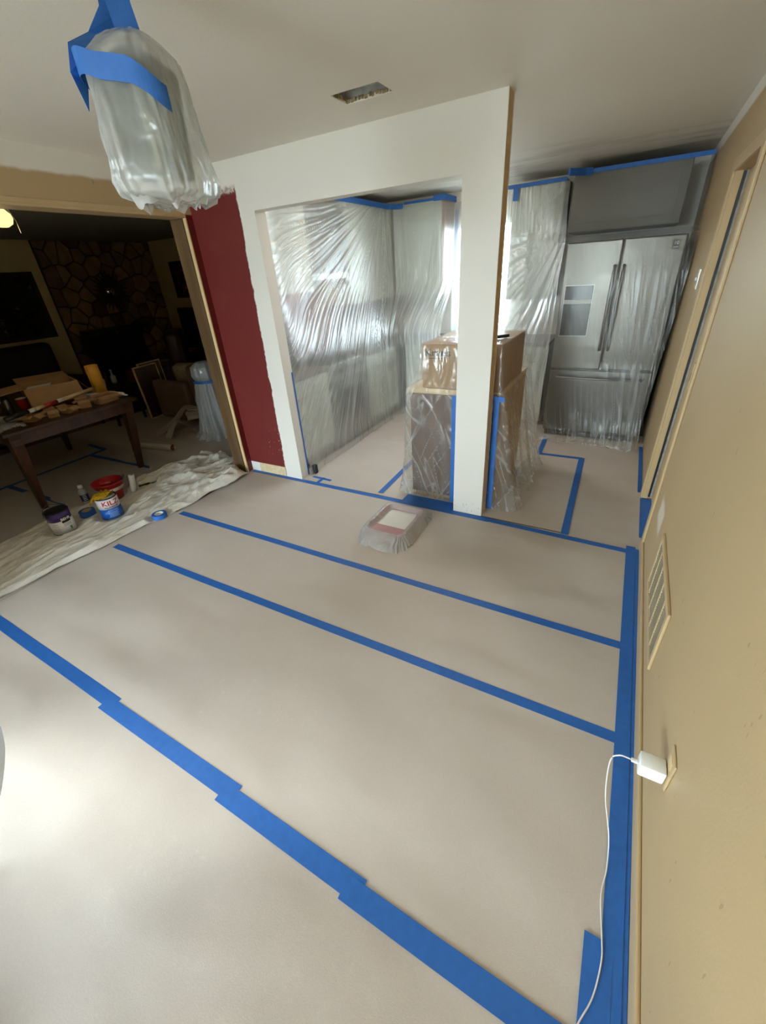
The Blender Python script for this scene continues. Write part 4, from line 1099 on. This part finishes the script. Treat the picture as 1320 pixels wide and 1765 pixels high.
MB().lathe([(.070, .172), (.0, .170)], (c2[0], c2[1], .006), 40, True, False).obj('lid', 'black', t, True)
a2 = toc(c2) + .16
wrap_text('KILZ', .058, c2, .0832, .155, a2, 'ink_red', t, 'name_lettering', .022, 1.12)
wrap_text('ALL-PURPOSE', .018, c2, .0832, .120, a2, 'ink_navy', t, 'lettering', .02, 1.0)
patch(c2, .083, a2 - .5, a2 + .5, .1075, .110, 'ink_navy', t, 'small_print')
wrap_text('INTERIOR PRIMER', .010, c2, .0832, .088, a2, 'ink_pale', t, 'lettering', .02)
for k in range(5): patch(c2, .083, a2 - .55 + .05 * (k % 3), a2 + .45 - .12 * (k % 2), .030 + k * .0105, .033 + k * .0105, 'ink_pale', t, 'small_print')
def rag(u, v):
    a = toc(c2) - 2.1
    x = (u - .5) * .17; y = (v - .5) * .15
    r = math.hypot(x, y)
    z = .202 + .024 * ridge(u * 3.1, v * 2.7, 3.0) + .010 * N(u * 9, v * 9)
    q = (c2[0] + .040 * math.cos(a) + math.cos(a) * x - math.sin(a) * y, c2[1] + .040 * math.sin(a) + math.sin(a) * x + math.cos(a) * y)
    d = math.hypot(q[0] - c2[0], q[1] - c2[1])
    z -= max(0, d - .084) * 1.5
    return (q[0], q[1], max(z, .06))
mb = MB().grid(rag, 40, 34); bmesh.ops.solidify(mb.bm, geom=mb.bm.faces[:], thickness=.0025)
tag(mb.obj('cleaning_rag', 'yellow_cloth', smooth=True), 'crumpled yellow rag on top of the primer can', 'rag')

def taperoll(label, c, r, h, z0=.006, core='cream'):
    t = thing('tape_roll', label, 'tape roll', (c[0], c[1], z0), 'rolls of blue tape on the canvas')
    MB().lathe([(r, .001), (r, h - .001), (r - .001, h), (r * .62, h), (r * .62, 0), (r - .001, 0), (r, .001)], (c[0], c[1], z0), 44, False, False).obj('tape_body', 'tape', t)
    MB().lathe([(r * .615, .0), (r * .615, h), (r * .57, h), (r * .57, 0), (r * .615, 0)], (c[0], c[1], z0), 44, False, False).obj('core', core, t)
taperoll('blue tape roll between the two paint cans', CANS[2][:2], .062, .048)
taperoll('blue tape roll alone near the canvas edge', CANS[3][:2], .058, .036, core='paperwhite')
cb = CANS[4][:2]
t = thing('paint_pail', 'red handheld paint pail streaked with white, brush inside', 'pail', (cb[0], cb[1], .006))
MB().lathe([(.088, 0), (.128, .165), (.133, .168), (.133, .174), (.126, .174), (.085, .006), (.0, .006)], (cb[0], cb[1], .006), 44, True, False).obj('pail_body', 'red_plastic', t, True)
MB().lathe([(.122, .13), (.105, .075), (.0, .072)], (cb[0], cb[1], .006), 36, False, False).obj('paint_inside', plain('streaky_paint', s2l(226, 205, 205), .5, var=.25, vscale=22), t, True)
MB().tube([(cb[0] + .132 * math.cos(a), cb[1] + .132 * math.sin(a), .172) for a in [1.2 + .08 * k for k in range(22)]], .006, 8).obj('grip', 'red_plastic', t, True)
br = thing('paint_brush', 'paint brush with dark handle standing in the red pail', 'brush', (cb[0], cb[1] + .05, .08))
T = TR(cb[0] + .02, cb[1] + .05, .09, .3, 0, .75)
MB(T).loft([[(-.028, -.007, -.01), (.028, -.007, -.01), (.028, .007, -.01), (-.028, .007, -.01)], [(-.026, -.006, .05), (.026, -.006, .05), (.026, .006, .05), (-.026, .006, .05)]], True, True, True).obj('bristles', 'paperwhite', br)
MB(T).box(-.027, .027, -.008, .008, .05, .075, bev=.002).obj('ferrule', 'steel', br)
MB(T).tube([(0, 0, .075), (0, 0, .10), (0, 0, .15), (0, 0, .19)], [.014, .009, .011, .006], 10).obj('brush_handle', 'black', br, True)
t = thing('mini_roller', 'small red mini roller resting in the red pail', 'roller', (cb[0] - .02, cb[1], .11))
MB(TR(cb[0] - .035, cb[1] + .0, .15, .9, 0, PI / 2)).lathe([(.022, -.05), (.024, -.045), (.024, .045), (.022, .05)], n=20).obj('roller_sleeve', 'red_plastic', t, True)
MB().tube([(cb[0] - .035, cb[1] + .0, .15), (cb[0] - .0, cb[1] + .045, .152), (cb[0] + .03, cb[1] + .03, .17), (cb[0] + .07, cb[1] - .02, .205)], .003, 6).obj('roller_arm', 'steel', t, True)
cq = CANS[5][:2]
t = thing('bottle', 'small white squeeze bottle with navy label beside the red pail', 'bottle', (cq[0], cq[1], .006))
MB().lathe([(.031, 0), (.033, .005), (.033, .12), (.026, .135), (.017, .140), (.017, .148)], (cq[0], cq[1], .006), 28).obj('bottle_body', plain('clear_grey_bottle', s2l(178, 184, 190), .3), t, True)
MB().lathe([(.020, .148), (.020, .172), (.017, .175)], (cq[0], cq[1], .006), 28).obj('cap', 'plastic_white', t, True)
MB().lathe([(.0335, .02), (.0335, .085)], (cq[0], cq[1], .006), 28, False, False).obj('bottle_label', 'ink_navy', t, True)
for k in range(4): patch(cq, .0336, toc(cq) - .5, toc(cq) + .5, .036 + k * .014, .041 + k * .014, 'can_white', t, 'small_print')
cr_ = CANS[6][:2]
t = thing('roller_sleeve', 'white roller sleeve standing beside the red pail', 'roller sleeve', (cr_[0], cr_[1], .006))
MB(TR(cr_[0], cr_[1], .006, 0, -.12, .1)).lathe([(.024, .004), (.026, .008), (.026, .17), (.024, .175), (.016, .175), (.016, .004), (.024, .004)], n=24, cap0=False, cap1=False).obj('nap', 'paperwhite', t, True)
MB(TR(cr_[0], cr_[1], .006, 0, -.12, .1)).lathe([(.0158, .004), (.0158, .176), (.0145, .176), (.0145, .004), (.0158, .004)], n=24, cap0=False, cap1=False).obj('tube_core', 'card', t, True)
cs = CANS[7][:2]
t = thing('scraper', 'grey scraper lying on the canvas cloth', 'scraper', (cs[0], cs[1], .008))
T = TR(cs[0], cs[1], .034, 1.1)
MB(T).loft([[(-.02, -.01, 0), (-.02, .01, 0), (-.02, .01, .003), (-.02, -.01, .003)], [(.06, -.028, 0), (.06, .028, 0), (.06, .028, .002), (.06, -.028, .002)]], True, True, True).obj('blade', 'steel_dark', t)
MB(T).box(-.12, -.02, -.012, .012, -.003, .012, bev=.005).obj('scraper_handle', 'black', t)

# ------------------------------------------------------------------ round table under plastic beside the camera
TC = (-1.40, -.545)
rt = thing('round_table', 'round table under the side window, wrapped in white plastic', 'table', (TC[0], TC[1], 0))
MB().lathe([(.585, 0), (.60, .01), (.60, .025), (.585, .033)], (TC[0], TC[1], .708), 64).obj('tabletop', 'darkwood', rt)
MB().lathe([(.20, .02), (.06, .06), (.045, .30), (.06, .60), (.12, .688)], (TC[0], TC[1], .02), 24).obj('pedestal', 'darkwood', rt, True)
for k in range(4): MB(TR(TC[0], TC[1], 0, k * PI / 2 + .4)).loft([[(.05, -.03, .0), (.05, .03, .0), (.05, .03, .12), (.05, -.03, .12)], [(.36, -.022, .0), (.36, .022, .0), (.36, .022, .03), (.36, -.022, .03)]], True, True, True).obj('foot', 'darkwood', rt)
def tcover(u, v):
    a = 2 * PI * u
    if v < .4:
        r = .617 * (v / .4); z = .7435 + .0025 * N(r * math.cos(a) * 7, r * math.sin(a) * 7)
    else:
        t = (v - .4) / .6
        r = .617 - .004 * sst(0, .1, t) - .12 * sst(.25, 1, t) + .004 * fold_noise(a * .8, 3.3) * t; z = .7435 - .050 * sst(0, .45, t) + .003 * N(a * 9, t)
    return (TC[0] + r * math.cos(a), TC[1] + r * math.sin(a), z)
tag(MB().grid(tcover, 200, 50).obj('plastic_cover', 'film_cover', smooth=True), 'white plastic cover draped over the round table', 'plastic sheet')

# ------------------------------------------------------------------ living room: work table
t = thing('work_table', 'dark walnut table in the living room, loaded with tools', 'table', (-5.05, 1.82, 0))
AX0, AX1, AY0, AY1 = -5.98, -4.20, 1.24, 2.40
box('tabletop', 'darkwood', (AX0, AX1, AY0, AY1, .732, .760), t, bev=.006)
for d in ((AX0 + .06, AX1 - .06, AY0 + .05, AY0 + .075), (AX0 + .06, AX1 - .06, AY1 - .075, AY1 - .05), (AX0 + .05, AX0 + .075, AY0 + .06, AY1 - .06), (AX1 - .075, AX1 - .05, AY0 + .06, AY1 - .06)):
    box('apron', 'darkwood', (*d, .635, .7315), t, bev=.002)
for lx, fx in ((AX0 + .085, AX0 + .11), (AX1 - .085, -4.42)):
    for ly, fy in ((AY0 + .085, 1.33), (AY1 - .085, 2.30)):
        loops = []
        for k in range(9):
            q = k / 8; z = .7315 * (1 - q) + .002; w = lerp(.046, .022, q); bow = .02 * math.sin(q * PI)
            x, y = lerp(lx, fx, q) + bow * (1 if fx > lx else -1) * 0, lerp(ly, fy, q)
            loops.append([(x - w, y - w, z), (x + w, y - w, z), (x + w, y + w, z), (x - w, y + w, z)])
        MB().loft(loops, True, True, True).obj('leg', 'darkwood', t)
TZ = .7605
def flap_box(name, label, x, y, z, rz, w, d, h, angs, mats=('card', 'card_in'), cat='box'):
    t = thing(name, label, cat, (x, y, z))
    T = TR(x, y, z, rz); k = .004
    MB(T).box(-w / 2, w / 2, -d / 2, d / 2, 0, k).box(-w / 2, -w / 2 + k, -d / 2, d / 2, k, h).box(w / 2 - k, w / 2, -d / 2, d / 2, k, h)\
        .box(-w / 2 + k, w / 2 - k, -d / 2, -d / 2 + k, k, h).box(-w / 2 + k, w / 2 - k, d / 2 - k, d / 2, k, h).obj('box_body', mats[0], t)
    for i, (ang, L) in enumerate(angs):
        hw = d / 2 if i % 2 == 0 else w / 2; off = w / 2 if i % 2 == 0 else d / 2
        TT = T @ Matrix.Rotation(i * PI / 2, 4, 'Z') @ Matrix.Translation((off, 0, h)) @ Matrix.Rotation(ang, 4, 'Y')
        MB(TT).box(0.001, L, -hw, hw, 0, k).obj('flap', mats[0], t)
    return t
flap_box('cardboard_box', 'open cardboard box with flaps out on the walnut table', -4.98, 2.02, TZ, -.28, .40, .44, .19, ((.75, .20), (.95, .17), (-.12, .22), (.10, .19)))
ps = tag(MB(TR(-4.98, 1.93, TZ + .165, -.5, .05)).box(-.13, .13, -.10, .10, 0, .002).obj('paper_sheet', 'paperwhite'), 'white paper sheet sticking out of the open cardboard box', 'paper')
t = thing('mustard_roll', 'mustard yellow paper roll standing on the walnut table', 'roll', (-4.70, 2.34, TZ + .04))
MB(TR(-4.70, 2.34, TZ + .0405)).lathe([(.060, 0), (.060, .262), (.052, .262), (.050, .01), (.0, .01)], n=36, cap0=True, cap1=False).obj('roll_body', 'mustard', t, True)
MB(TR(-4.70, 2.34, TZ + .0405)).loft([[(.0604 * math.cos(a), .0604 * math.sin(a), z) for z in (.002, .26)] for a in (-1.25, -1.20, -1.15)], False).obj('roll_seam', plain('mustard_edge', s2l(176, 118, 36), .7), t)
tag(MB(TR(-4.72, 2.28, TZ, .15)).box(-.17, .20, -.07, .09, 0, .040, bev=.004).obj('foam_slab', 'paperwhite'), 'flat white foam slab under the mustard roll', 'foam')
t = thing('paper_cup', 'red paper cup with white rim on the walnut table', 'cup', (-4.90, 1.72, TZ))
MB().lathe([(.031, 0), (.043, .115)], (-4.90, 1.72, TZ), 28, True, False).obj('cup_body', 'red_plastic', t, True)
MB().lathe([(.043, .115), (.046, .118), (.043, .121), (.041, .118), (.03, .01), (0, .01)], (-4.90, 1.72, TZ), 28, False, False).obj('cup_rim', 'paperwhite', t, True)
t = thing('spray_can', 'silver spray can beside the red paper cup', 'can', (-4.93, 1.61, TZ))
MB().lathe([(.033, 0), (.034, .004), (.034, .12), (.027, .133), (.012, .138)], (-4.93, 1.61, TZ), 28).obj('can_body', 'steel', t, True)
MB().lathe([(.026, .134), (.026, .150), (.022, .152)], (-4.93, 1.61, TZ), 24).obj('can_cap', 'black', t, True)
t = thing('extension_pole', 'tan extension pole with red band lying across the walnut table', 'pole', (-4.5, 1.8, TZ))
A, B = Vector((-4.34, 1.40, TZ + .085)), Vector((-4.56, 2.20, TZ + .110))
for nm, mat, a, b, r in (('pole_grip', 'black', -.06, .18, .019), ('white_band', 'paperwhite', .18, .26, .0165), ('pole_tube', 'cream', .26, .36, .016), ('red_band', 'red_plastic', .36, .52, .0165), ('white_band', 'paperwhite', .52, .60, .0165), ('pole_tube', 'cream', .60, 1.0, .016)):
    MB().tube([A.lerp(B, a), A.lerp(B, b)], r, 14).obj(nm, mat, t, True)
CG = 'small cardboard pieces along the table edge'
for i, (x, y, rz, w, d, h, lab) in enumerate(((-4.42, 1.56, .5, .11, .08, .05, 'small folded cardboard piece near the plastic bag'), (-4.36, 1.70, -.2, .09, .08, .06, 'small cardboard carton upright beside the pole grip'),
                                   (-4.36, 1.84, .3, .10, .09, .05, 'small cardboard carton under the red pole band'), (-4.38, 1.99, -.3, .08, .10, .07, 'small open cardboard carton beside the long carton'),
                                   (-4.36, 2.19, .1, .09, .20, .065, 'longer cardboard carton near the table corner'))):
    flap_box('small_carton', lab, x, y, TZ, rz, w, d, h, ((.5, w * .5), (.9, w * .4), (-.3, w * .4), (.4, w * .4)), cat='carton')
t = thing('caulk_tube', 'white plastic tube lying at the table corner', 'tube', (-4.42, 2.34, TZ))
MB().tube([(-4.52, 2.345, TZ + .026), (-4.36, 2.36, TZ + .026)], .025, 18).obj('tube_body', 'plastic_white', t, True)
MB().tube([(-4.36, 2.36, TZ + .026), (-4.335, 2.362, TZ + .026), (-4.29, 2.366, TZ + .024)], [.025, .011, .006], 14).obj('nozzle', 'plastic_white', t, True)
def crump(cx, cy, cz, rx, ry, h, seed):
    def f(u, v):
        x = (u - .5) * 2; y = (v - .5) * 2
        e = max(0, 1 - (x * x + y * y) * .5)
        return (cx + rx * x * (1 + .15 * N(y * 3, seed)), cy + ry * y * (1 + .15 * N(x * 3, seed + 2)), cz + h * e * (.5 + .6 * abs(ridge(u * 4, v * 4, seed))) * .6 + .002)
    return f
tag(MB().grid(crump(-4.36, 1.36, TZ, .09, .10, .07, 3), 30, 30).obj('plastic_bag', 'film_white', smooth=True), 'crumpled clear plastic bag at the near table corner', 'bag')
tag(MB().grid(crump(-4.62, 1.42, TZ, .13, .12, .09, 5), 30, 30).obj('plastic_bag', 'film_bag', smooth=True), 'crumpled grey plastic bag behind the pole grip', 'bag')
tag(MB(TR(-5.66, 1.66, TZ, .3)).box(-.14, .12, -.10, .16, .0005, .003).obj('paper_sheet', 'paperwhite'), 'white paper lying on the far half of the walnut table', 'paper')
flap_box('cardboard_box', 'low cardboard box at the table side by the dark sofa', -5.30, 1.45, TZ, .1, .30, .28, .12, ((.6, .1), (.2, .12), (.3, .1), (.5, .12)))

# ------------------------------------------------------------------ living room: stone chimney
ch = thing('stone_chimney', 'tan flagstone chimney wall with a dark fireplace', 'fireplace', (-7.95, 4.77, 0))
SY0, SY1, SZ1 = 3.82, 5.715, 2.415
MB().box(-7.999, -7.955, SY0, SY1, 0, SZ1).obj('mortar_bed', 'mortar', ch)
box('firebox', 'black', (-7.9545, -7.93, 4.05, 5.05, .30, 1.06), ch)
box('hearth', 'mortar', (-7.9545, -7.50, SY0, SY1, 0.0, .28), ch, bev=.02)
rs = random.Random(11)
seeds = []
while len(seeds) < 95:
    p = (rs.uniform(SY0, SY1), rs.uniform(0.28, SZ1))
    if all(math.hypot((p[0] - q[0]), (p[1] - q[1]) * 1.0) > .155 for q in seeds) or rs.random() < .01: seeds.append(p)
def clip(poly, a, b, c):           # keep a*x+b*y<=c
    out = []
    for (x0, y0), (x1, y1) in zip(poly, poly[1:] + poly[:1]):
        d0, d1 = a * x0 + b * y0 - c, a * x1 + b * y1 - c
        if d0 <= 0: out.append((x0, y0))
        if d0 * d1 < 0: t_ = d0 / (d0 - d1); out.append((x0 + (x1 - x0) * t_, y0 + (y1 - y0) * t_))
    return out
for i, p in enumerate(seeds):
    poly = [(SY0 + .004, .285), (SY1 - .004, .285), (SY1 - .004, SZ1 - .004), (SY0 + .004, SZ1 - .004)]
    for j, q in enumerate(seeds):
        if i == j or math.hypot(p[0] - q[0], p[1] - q[1]) > .9: continue
        a, b = q[0] - p[0], q[1] - p[1]; l = math.hypot(a, b); a /= l; b /= l
        poly = clip(poly, a, b, a * (p[0] + q[0]) / 2 + b * (p[1] + q[1]) / 2 - .010)
        if len(poly) < 3: break
    if len(poly) < 3: continue
    cy, cz = sum(k[0] for k in poly) / len(poly), sum(k[1] for k in poly) / len(poly)
    if 4.03 < cy < 5.07 and cz < 1.08: continue
    dpt = rs.uniform(.018, .045)
    mb = MB()
    mb.loft([[(-7.956, y, z) for y, z in poly], [(-7.955 + dpt * .7, cy + (y - cy) * .99, cz + (z - cz) * .99) for y, z in poly], [(-7.955 + dpt, cy + (y - cy) * .90, cz + (z - cz) * .90) for y, z in poly]], True, True, True)
    mb.obj('stone', rs.choice(['stone_a', 'stone_b', 'stone_b', 'stone_c', 'stone_a']), ch)
box('mantel', 'black', (-7.93, -7.72, 3.98, 5.12, 1.09, 1.16), ch, bev=.006)

sm_ = thing('sunburst_mirror', 'dark leafy sunburst mirror on the stone chimney', 'mirror', (-7.88, 4.72, 1.69))
T = TR(-7.895, 4.72, 1.69, 0, 0, PI / 2)
MB(T).lathe([(.085, 0), (.085, .012), (.0, .016)], n=28, cap1=False).obj('mirror_glass', 'mirror', sm_, True)
for k in range(26):
    a = 2 * PI * k / 26; L = .20 + .07 * ((k * 7) % 3) / 2
    MB(T @ Matrix.Rotation(a, 4, 'Z')).loft([[(.082, -.006, .004), (.082, .006, .004), (.082, .006, .010), (.082, -.006, .010)], [(.082 + L * .45, -.026, .010), (.082 + L * .45, .026, .010), (.082 + L * .45, .026, .016), (.082 + L * .45, -.026, .016)], [(.082 + L, -.002, .004), (.082 + L, .002, .004), (.082 + L, .002, .008), (.082 + L, -.002, .008)]], True, True, True).obj('leaf', 'bronze', sm_)

# pictures
def art(name, cols, scale):
    t = NT(name); nz = t.noise(scale, 5, .65, dist=1.5)
    c = t.mix(t.step(nz, .45, .12), cols[0], cols[1]); c = t.mix(t.step(t.noise(scale * 1.7, 4, .6), .66, .06), c, cols[2])
    return t.done(t.bsdf(c, .12, 0, None, .6))
pc = thing('framed_picture', 'large dark misty picture in a black frame beside the stone chimney', 'picture', (-8, 3.28, 1.13))
box('frame', 'black', (-7.999, -7.97, 2.86, 3.68, 1.12, 2.02), pc, bev=.01)
box('print', art('misty_picture', (s2l(14, 16, 14), s2l(46, 50, 42), s2l(96, 98, 90)), 4.0), (-7.9695, -7.966, 2.92, 3.62, 1.18, 1.96), pc)
pc = thing('framed_picture', 'narrow dark picture with orange tones above the television', 'picture', (-7.2, 5.72, 1.5))
box('frame', 'black', (-7.50, -6.80, 5.69, 5.719, 1.50, 2.08), pc, bev=.008)
box('print', art('amber_picture', (s2l(20, 12, 8), s2l(110, 60, 30), s2l(180, 130, 80)), 7.0), (-7.40, -6.90, 5.686, 5.6895, 1.56, 1.94), pc)
tv = thing('television', 'black television on a black stand in the living room corner', 'television', (-6.65, 5.40, 0))
box('stand', 'black', (-7.15, -6.15, 5.20, 5.62, 0, .62), tv, bev=.01)
box('set', 'black', (-7.10, -6.20, 5.30, 5.40, .70, 1.36), tv, bev=.02)
box('screen', 'black_gloss', (-7.06, -6.24, 5.293, 5.2995, .74, 1.32), tv)
box('foot', 'black', (-6.8, -6.5, 5.26, 5.46, .6205, .6995), tv)

def soft_chair(name, label, cat, x, y, rz, w, d, seat, back, arm, mat, depth=.24):
    t = thing(name, label, cat, (x, y, 0)); T = TR(x, y, 0, rz)
    def part(nm, dims, b=.06): smooth_by_angle(MB(T).box(*dims, bev=b, seg=4).obj(nm, mat, t), 1.2)
    part('base', (-w / 2 + .12, w / 2 - .12, -d / 2 + .02, d / 2 - depth, .04, seat - .14), .03)
    part('seat_cushion', (-w / 2 + .13, w / 2 - .13, -d / 2, d / 2 - depth, seat - .139, seat))
    part('backrest', (-w / 2 + .05, w / 2 - .05, d / 2 - depth + .001, d / 2, .05, back), .09)
    for s in (-1, 1): part('armrest', (s * w / 2 - (.12 if s > 0 else 0), s * w / 2 + (0 if s > 0 else .12), -d / 2 + .03, d / 2 - depth - .001, .03, arm))
    return t
soft_chair('recliner', 'oxblood leather recliner before the stone chimney', 'armchair', -6.80, 4.45, -.75, .95, .95, .46, 1.08, .62, 'red_leather')
soft_chair('sofa', 'dark leather high back sofa behind the walnut table', 'sofa', -7.25, 2.55, PI / 2 + .05, 1.7, .95, .46, 1.10, .64, 'dark_leather')
ac = soft_chair('armchair', 'taupe upholstered armchair seen from its side in the living room', 'armchair', -5.42, 4.02, -PI / 2, .80, .95, .44, .78, .56, 'taupe', .20)
smooth_by_angle(tag(MB(TR(-5.46, 3.98, .50, .3, .15)).box(-.20, .20, -.09, .09, -.04, .24, bev=.08, seg=4).obj('throw_pillow', 'pattern'), 'speckled throw pillow on the taupe armchair', 'pillow'), 1.2)
def board(label, x, y, rz, w, h, lean):
    t = thing('wood_panel', label, 'panel', (x, y, 0), 'wood panels leaning by the taupe armchair')
    T = TR(x, y, .004, rz, lean)
    MB(T).box(-w / 2 + .018, w / 2 - .018, -.008, .008, .018, h - .018).obj('board', 'darkwood', t)
    MB(T).box(-w / 2, -w / 2 + .0175, -.011, .011, 0, h).box(w / 2 - .0175, w / 2, -.011, .011, 0, h).box(-w / 2 + .0175, w / 2 - .0175, -.011, .011, h - .0175, h).box(-w / 2 + .0175, w / 2 - .0175, -.011, .011, 0, .0175).obj('edge_strip', 'lightwood', t)
board('dark wood panel with pale edges leaning by the taupe armchair, front one', -6.00, 3.72, 1.75, .42, .74, -.06)
board('dark wood panel with pale edges leaning behind the first panel', -6.10, 3.86, 1.75, .42, .76, -.06)
# plastic wrapped stool by the jamb
wp = thing('wrapped_bundle', 'tall bundle wrapped in clear plastic tied with blue tape', 'bundle', (-4.40, 3.45, 0))
MB().lathe([(.12, .02), (.13, .30), (.09, .55), (.12, .80), (.04, .86)], (-4.40, 3.45, 0), 24).obj('bundle_core', plain('blue_grey_core', s2l(120, 128, 140), .6), wp, True)
loops = []
for z, r, am in ((.90, .03, .0), (.895, .10, .01), (.85, .16, .015), (.75, .165, .02), (.69, .145, .012), (.63, .165, .02), (.45, .20, .03), (.25, .215, .035), (.08, .24, .04), (.006, .30, .05)):
    loops.append([(-4.40 + (r + am * (N(math.cos(a) * 3, math.sin(a) * 3, z * 4) + .6 * math.sin(a * 13 + z * 5))) * math.cos(a), 3.45 + (r + am * (N(math.cos(a) * 3, math.sin(a) * 3, z * 4) + .6 * math.sin(a * 13 + z * 5))) * math.sin(a), z) for a in [2 * PI * i / 96 for i in range(96)]])
fine = []
for a, b in zip(loops, loops[1:]):
    for k in range(5): fine.append([tuple(lerp(p, q, k / 5) for p, q in zip(v0, v1)) for v0, v1 in zip(a, b)])
fine.append(loops[-1])
mb = MB(); mb.loft(fine, True, True, False); mb.obj('wrap_film', 'film_white', wp, True)
MB().lathe([(.178, .67), (.180, .70)], (-4.40, 3.45, 0), 48, False, False).obj('tape_tie', 'tape', wp, True)
# loose paper: tube and curls
t = thing('paper_tube', 'kraft paper roll lying on the living room floor', 'paper roll', (-4.75, 2.68, 0))
MB().tube([(-5.12, 2.66, .047), (-4.47, 2.76, .047)], .040, 24, False).obj('outer_layer', 'paper', t, True)
MB().tube([(-5.12, 2.66, .047), (-4.47, 2.76, .047)], .028, 20, False).obj('inner_core', 'card_in', t, True)
def curl(ctrl, w, label, seed):
    C = catmull(ctrl, 10)
    mb = MB(); L = []
    for i, p in enumerate(C):
        d = (C[min(i + 1, len(C) - 1)] - C[max(i - 1, 0)]); s = Vector((d.y, -d.x, 0)); s = s.normalized() if s.length > 1e-5 else Vector((0, 1, 0))
        if i and s.dot(prev) < 0: s = -s
        prev = s
        ww = w * (1 + .2 * N(i * .2, seed))
        L.append([tuple(p - s * ww / 2), tuple(p + s * ww / 2), tuple(p + s * ww / 2 + Vector((0, 0, .001))), tuple(p - s * ww / 2 + Vector((0, 0, .001)))])
    mb.loft(L, True, True, True)
    return tag(mb.obj('paper_curl', 'paper', smooth=False), label, 'paper', 'loose kraft paper curls')
curl([(-5.28, 2.95, .012), (-5.22, 3.10, .02), (-5.12, 3.32, .14), (-5.05, 3.46, .27), (-4.98, 3.52, .25), (-4.93, 3.50, .12)], .22, 'curled kraft paper scrap rising toward the taupe armchair', 1.0)
curl([(-4.92, 3.02, .02), (-4.90, 3.10, .12), (-4.86, 3.18, .20), (-4.82, 3.26, .12), (-4.80, 3.34, .02)], .16, 'short upright kraft paper curl beside the wrapped bundle', 3.0)
curl([(-5.15, 3.00, .008), (-4.95, 3.05, .012), (-4.75, 3.14, .010)], .16, 'flat kraft paper scrap below the paper curls', 5.0)

# small table with cup and bottle, rug, curtain
t = thing('side_table', 'small dark side table between sofa and recliner', 'side table', (-6.45, 3.35, 0))
box('tabletop', 'black', (-6.63, -6.13, 3.10, 3.60, .50, .53), t, bev=.006)
for sx in (-6.60, -6.19):
    for sy in (3.13, 3.54): box('leg', 'black', (sx, sx + .03, sy, sy + .03, 0, .4995), t)
tag(MB().lathe([(.035, 0), (.045, .10), (.042, .10), (.032, .006), (0, .006)], (-6.35, 3.22, .531), 20, True, False).obj('mug', 'plastic_white', smooth=True), 'pale mug on the small dark side table', 'mug')
t = thing('decanter', 'pale glass decanter on the small dark side table', 'bottle', (-6.5, 3.42, .53))
MB().lathe([(.03, 0), (.04, .03), (.038, .10), (.014, .13), (.014, .17)], (-6.4, 3.42, .531), 20).obj('decanter_body', plain('pale_glass', s2l(170, 172, 168), .15), t, True)
MB().lathe([(.016, .17), (.02, .19), (.008, .20)], (-6.4, 3.42, .531), 16).obj('stopper', 'brass', t, True)
tag(box('area_rug', 'rug', (-7.45, -6.65, 3.3, 4.9, -.0055, .004)), 'dark red rug before the recliner and chimney', 'rug')
def drape(u, v): return (-7.93 + .035 * math.sin(u * 26) + .01 * N(u * 9, v * 2), lerp(2.25, 2.80, u), lerp(2.25, .06, v))
tag(MB().grid(drape, 60, 10).obj('curtain', plain('pale_curtain', s2l(190, 180, 150), .9), smooth=True), 'pale pleated curtain on the far living room wall', 'curtain')

# ceiling fan with lit globe
FNX, FNY = -4.45, 2.0
t = thing('ceiling_fan', 'white ceiling fan with a lit globe in the living room', 'ceiling fan', (FNX, FNY, 2.42))
MB().lathe([(.07, -.0005), (.09, -.02), (.095, -.07), (.07, -.095), (.05, -.10)], (FNX, FNY, 2.42), 32).obj('motor_housing', 'vinyl', t, True)
for k in range(5):
    a = math.radians(115 + 72 * k)
    MB(TR(FNX, FNY, 2.345, a, .2)).loft([[(.09, -.03, 0), (.09, .03, 0), (.09, .03, .005), (.09, -.03, .005)], [(.22, -.06, 0), (.22, .06, 0), (.22, .06, .005), (.22, -.06, .005)], [(.54, -.065, 0), (.54, .065, 0), (.54, .065, .005), (.54, -.065, .005)]], True, True, True).obj('blade', 'cab', t)
MB().lathe([(.03, -.10), (.05, -.108), (.05, -.118)], (FNX, FNY, 2.42), 24).obj('lamp_collar', 'brass', t, True)
MB().lathe([(.045, -.119), (.072, -.15), (.078, -.18), (.064, -.215), (.03, -.235), (.0, -.238)], (FNX, FNY, 2.42), 28, True, False).obj('globe', 'globe', t, True)
MB().tube([(FNX + .06, FNY + .04, 2.31), (FNX + .085, FNY + .06, 2.22), (FNX + .085, FNY + .06, 2.14)], .003, 6).obj('pull_chain', 'brass', t, True)
gl = bpy.data.lights.new('fan_lamp', 'POINT'); gl.energy = 0.8; gl.color = (1, .75, .42); gl.shadow_soft_size = .08
go = bpy.data.objects.new('fan_lamp', gl); go.location = (FNX, FNY, 2.13); COL.objects.link(go)

# flush ceiling light added to brighten the kitchen, hidden from here by the header
KLX, KLY = -1.75, 3.75
t = thing('added_ceiling_light', 'round flush ceiling light added to brighten the kitchen behind the header', 'ceiling light', (KLX, KLY, CEIL))
MB().lathe([(.19, -.0005), (.20, -.02), (.19, -.035)], (KLX, KLY, CEIL), 40).obj('light_base', 'vinyl', t, True)
MB().lathe([(.18, -.0355), (.17, -.06), (.10, -.08), (.0, -.085)], (KLX, KLY, CEIL), 40, True, False).obj('diffuser', make_emit('added_light_diffuser', (1.0, 0.95, 0.88), 14.0), t, True)
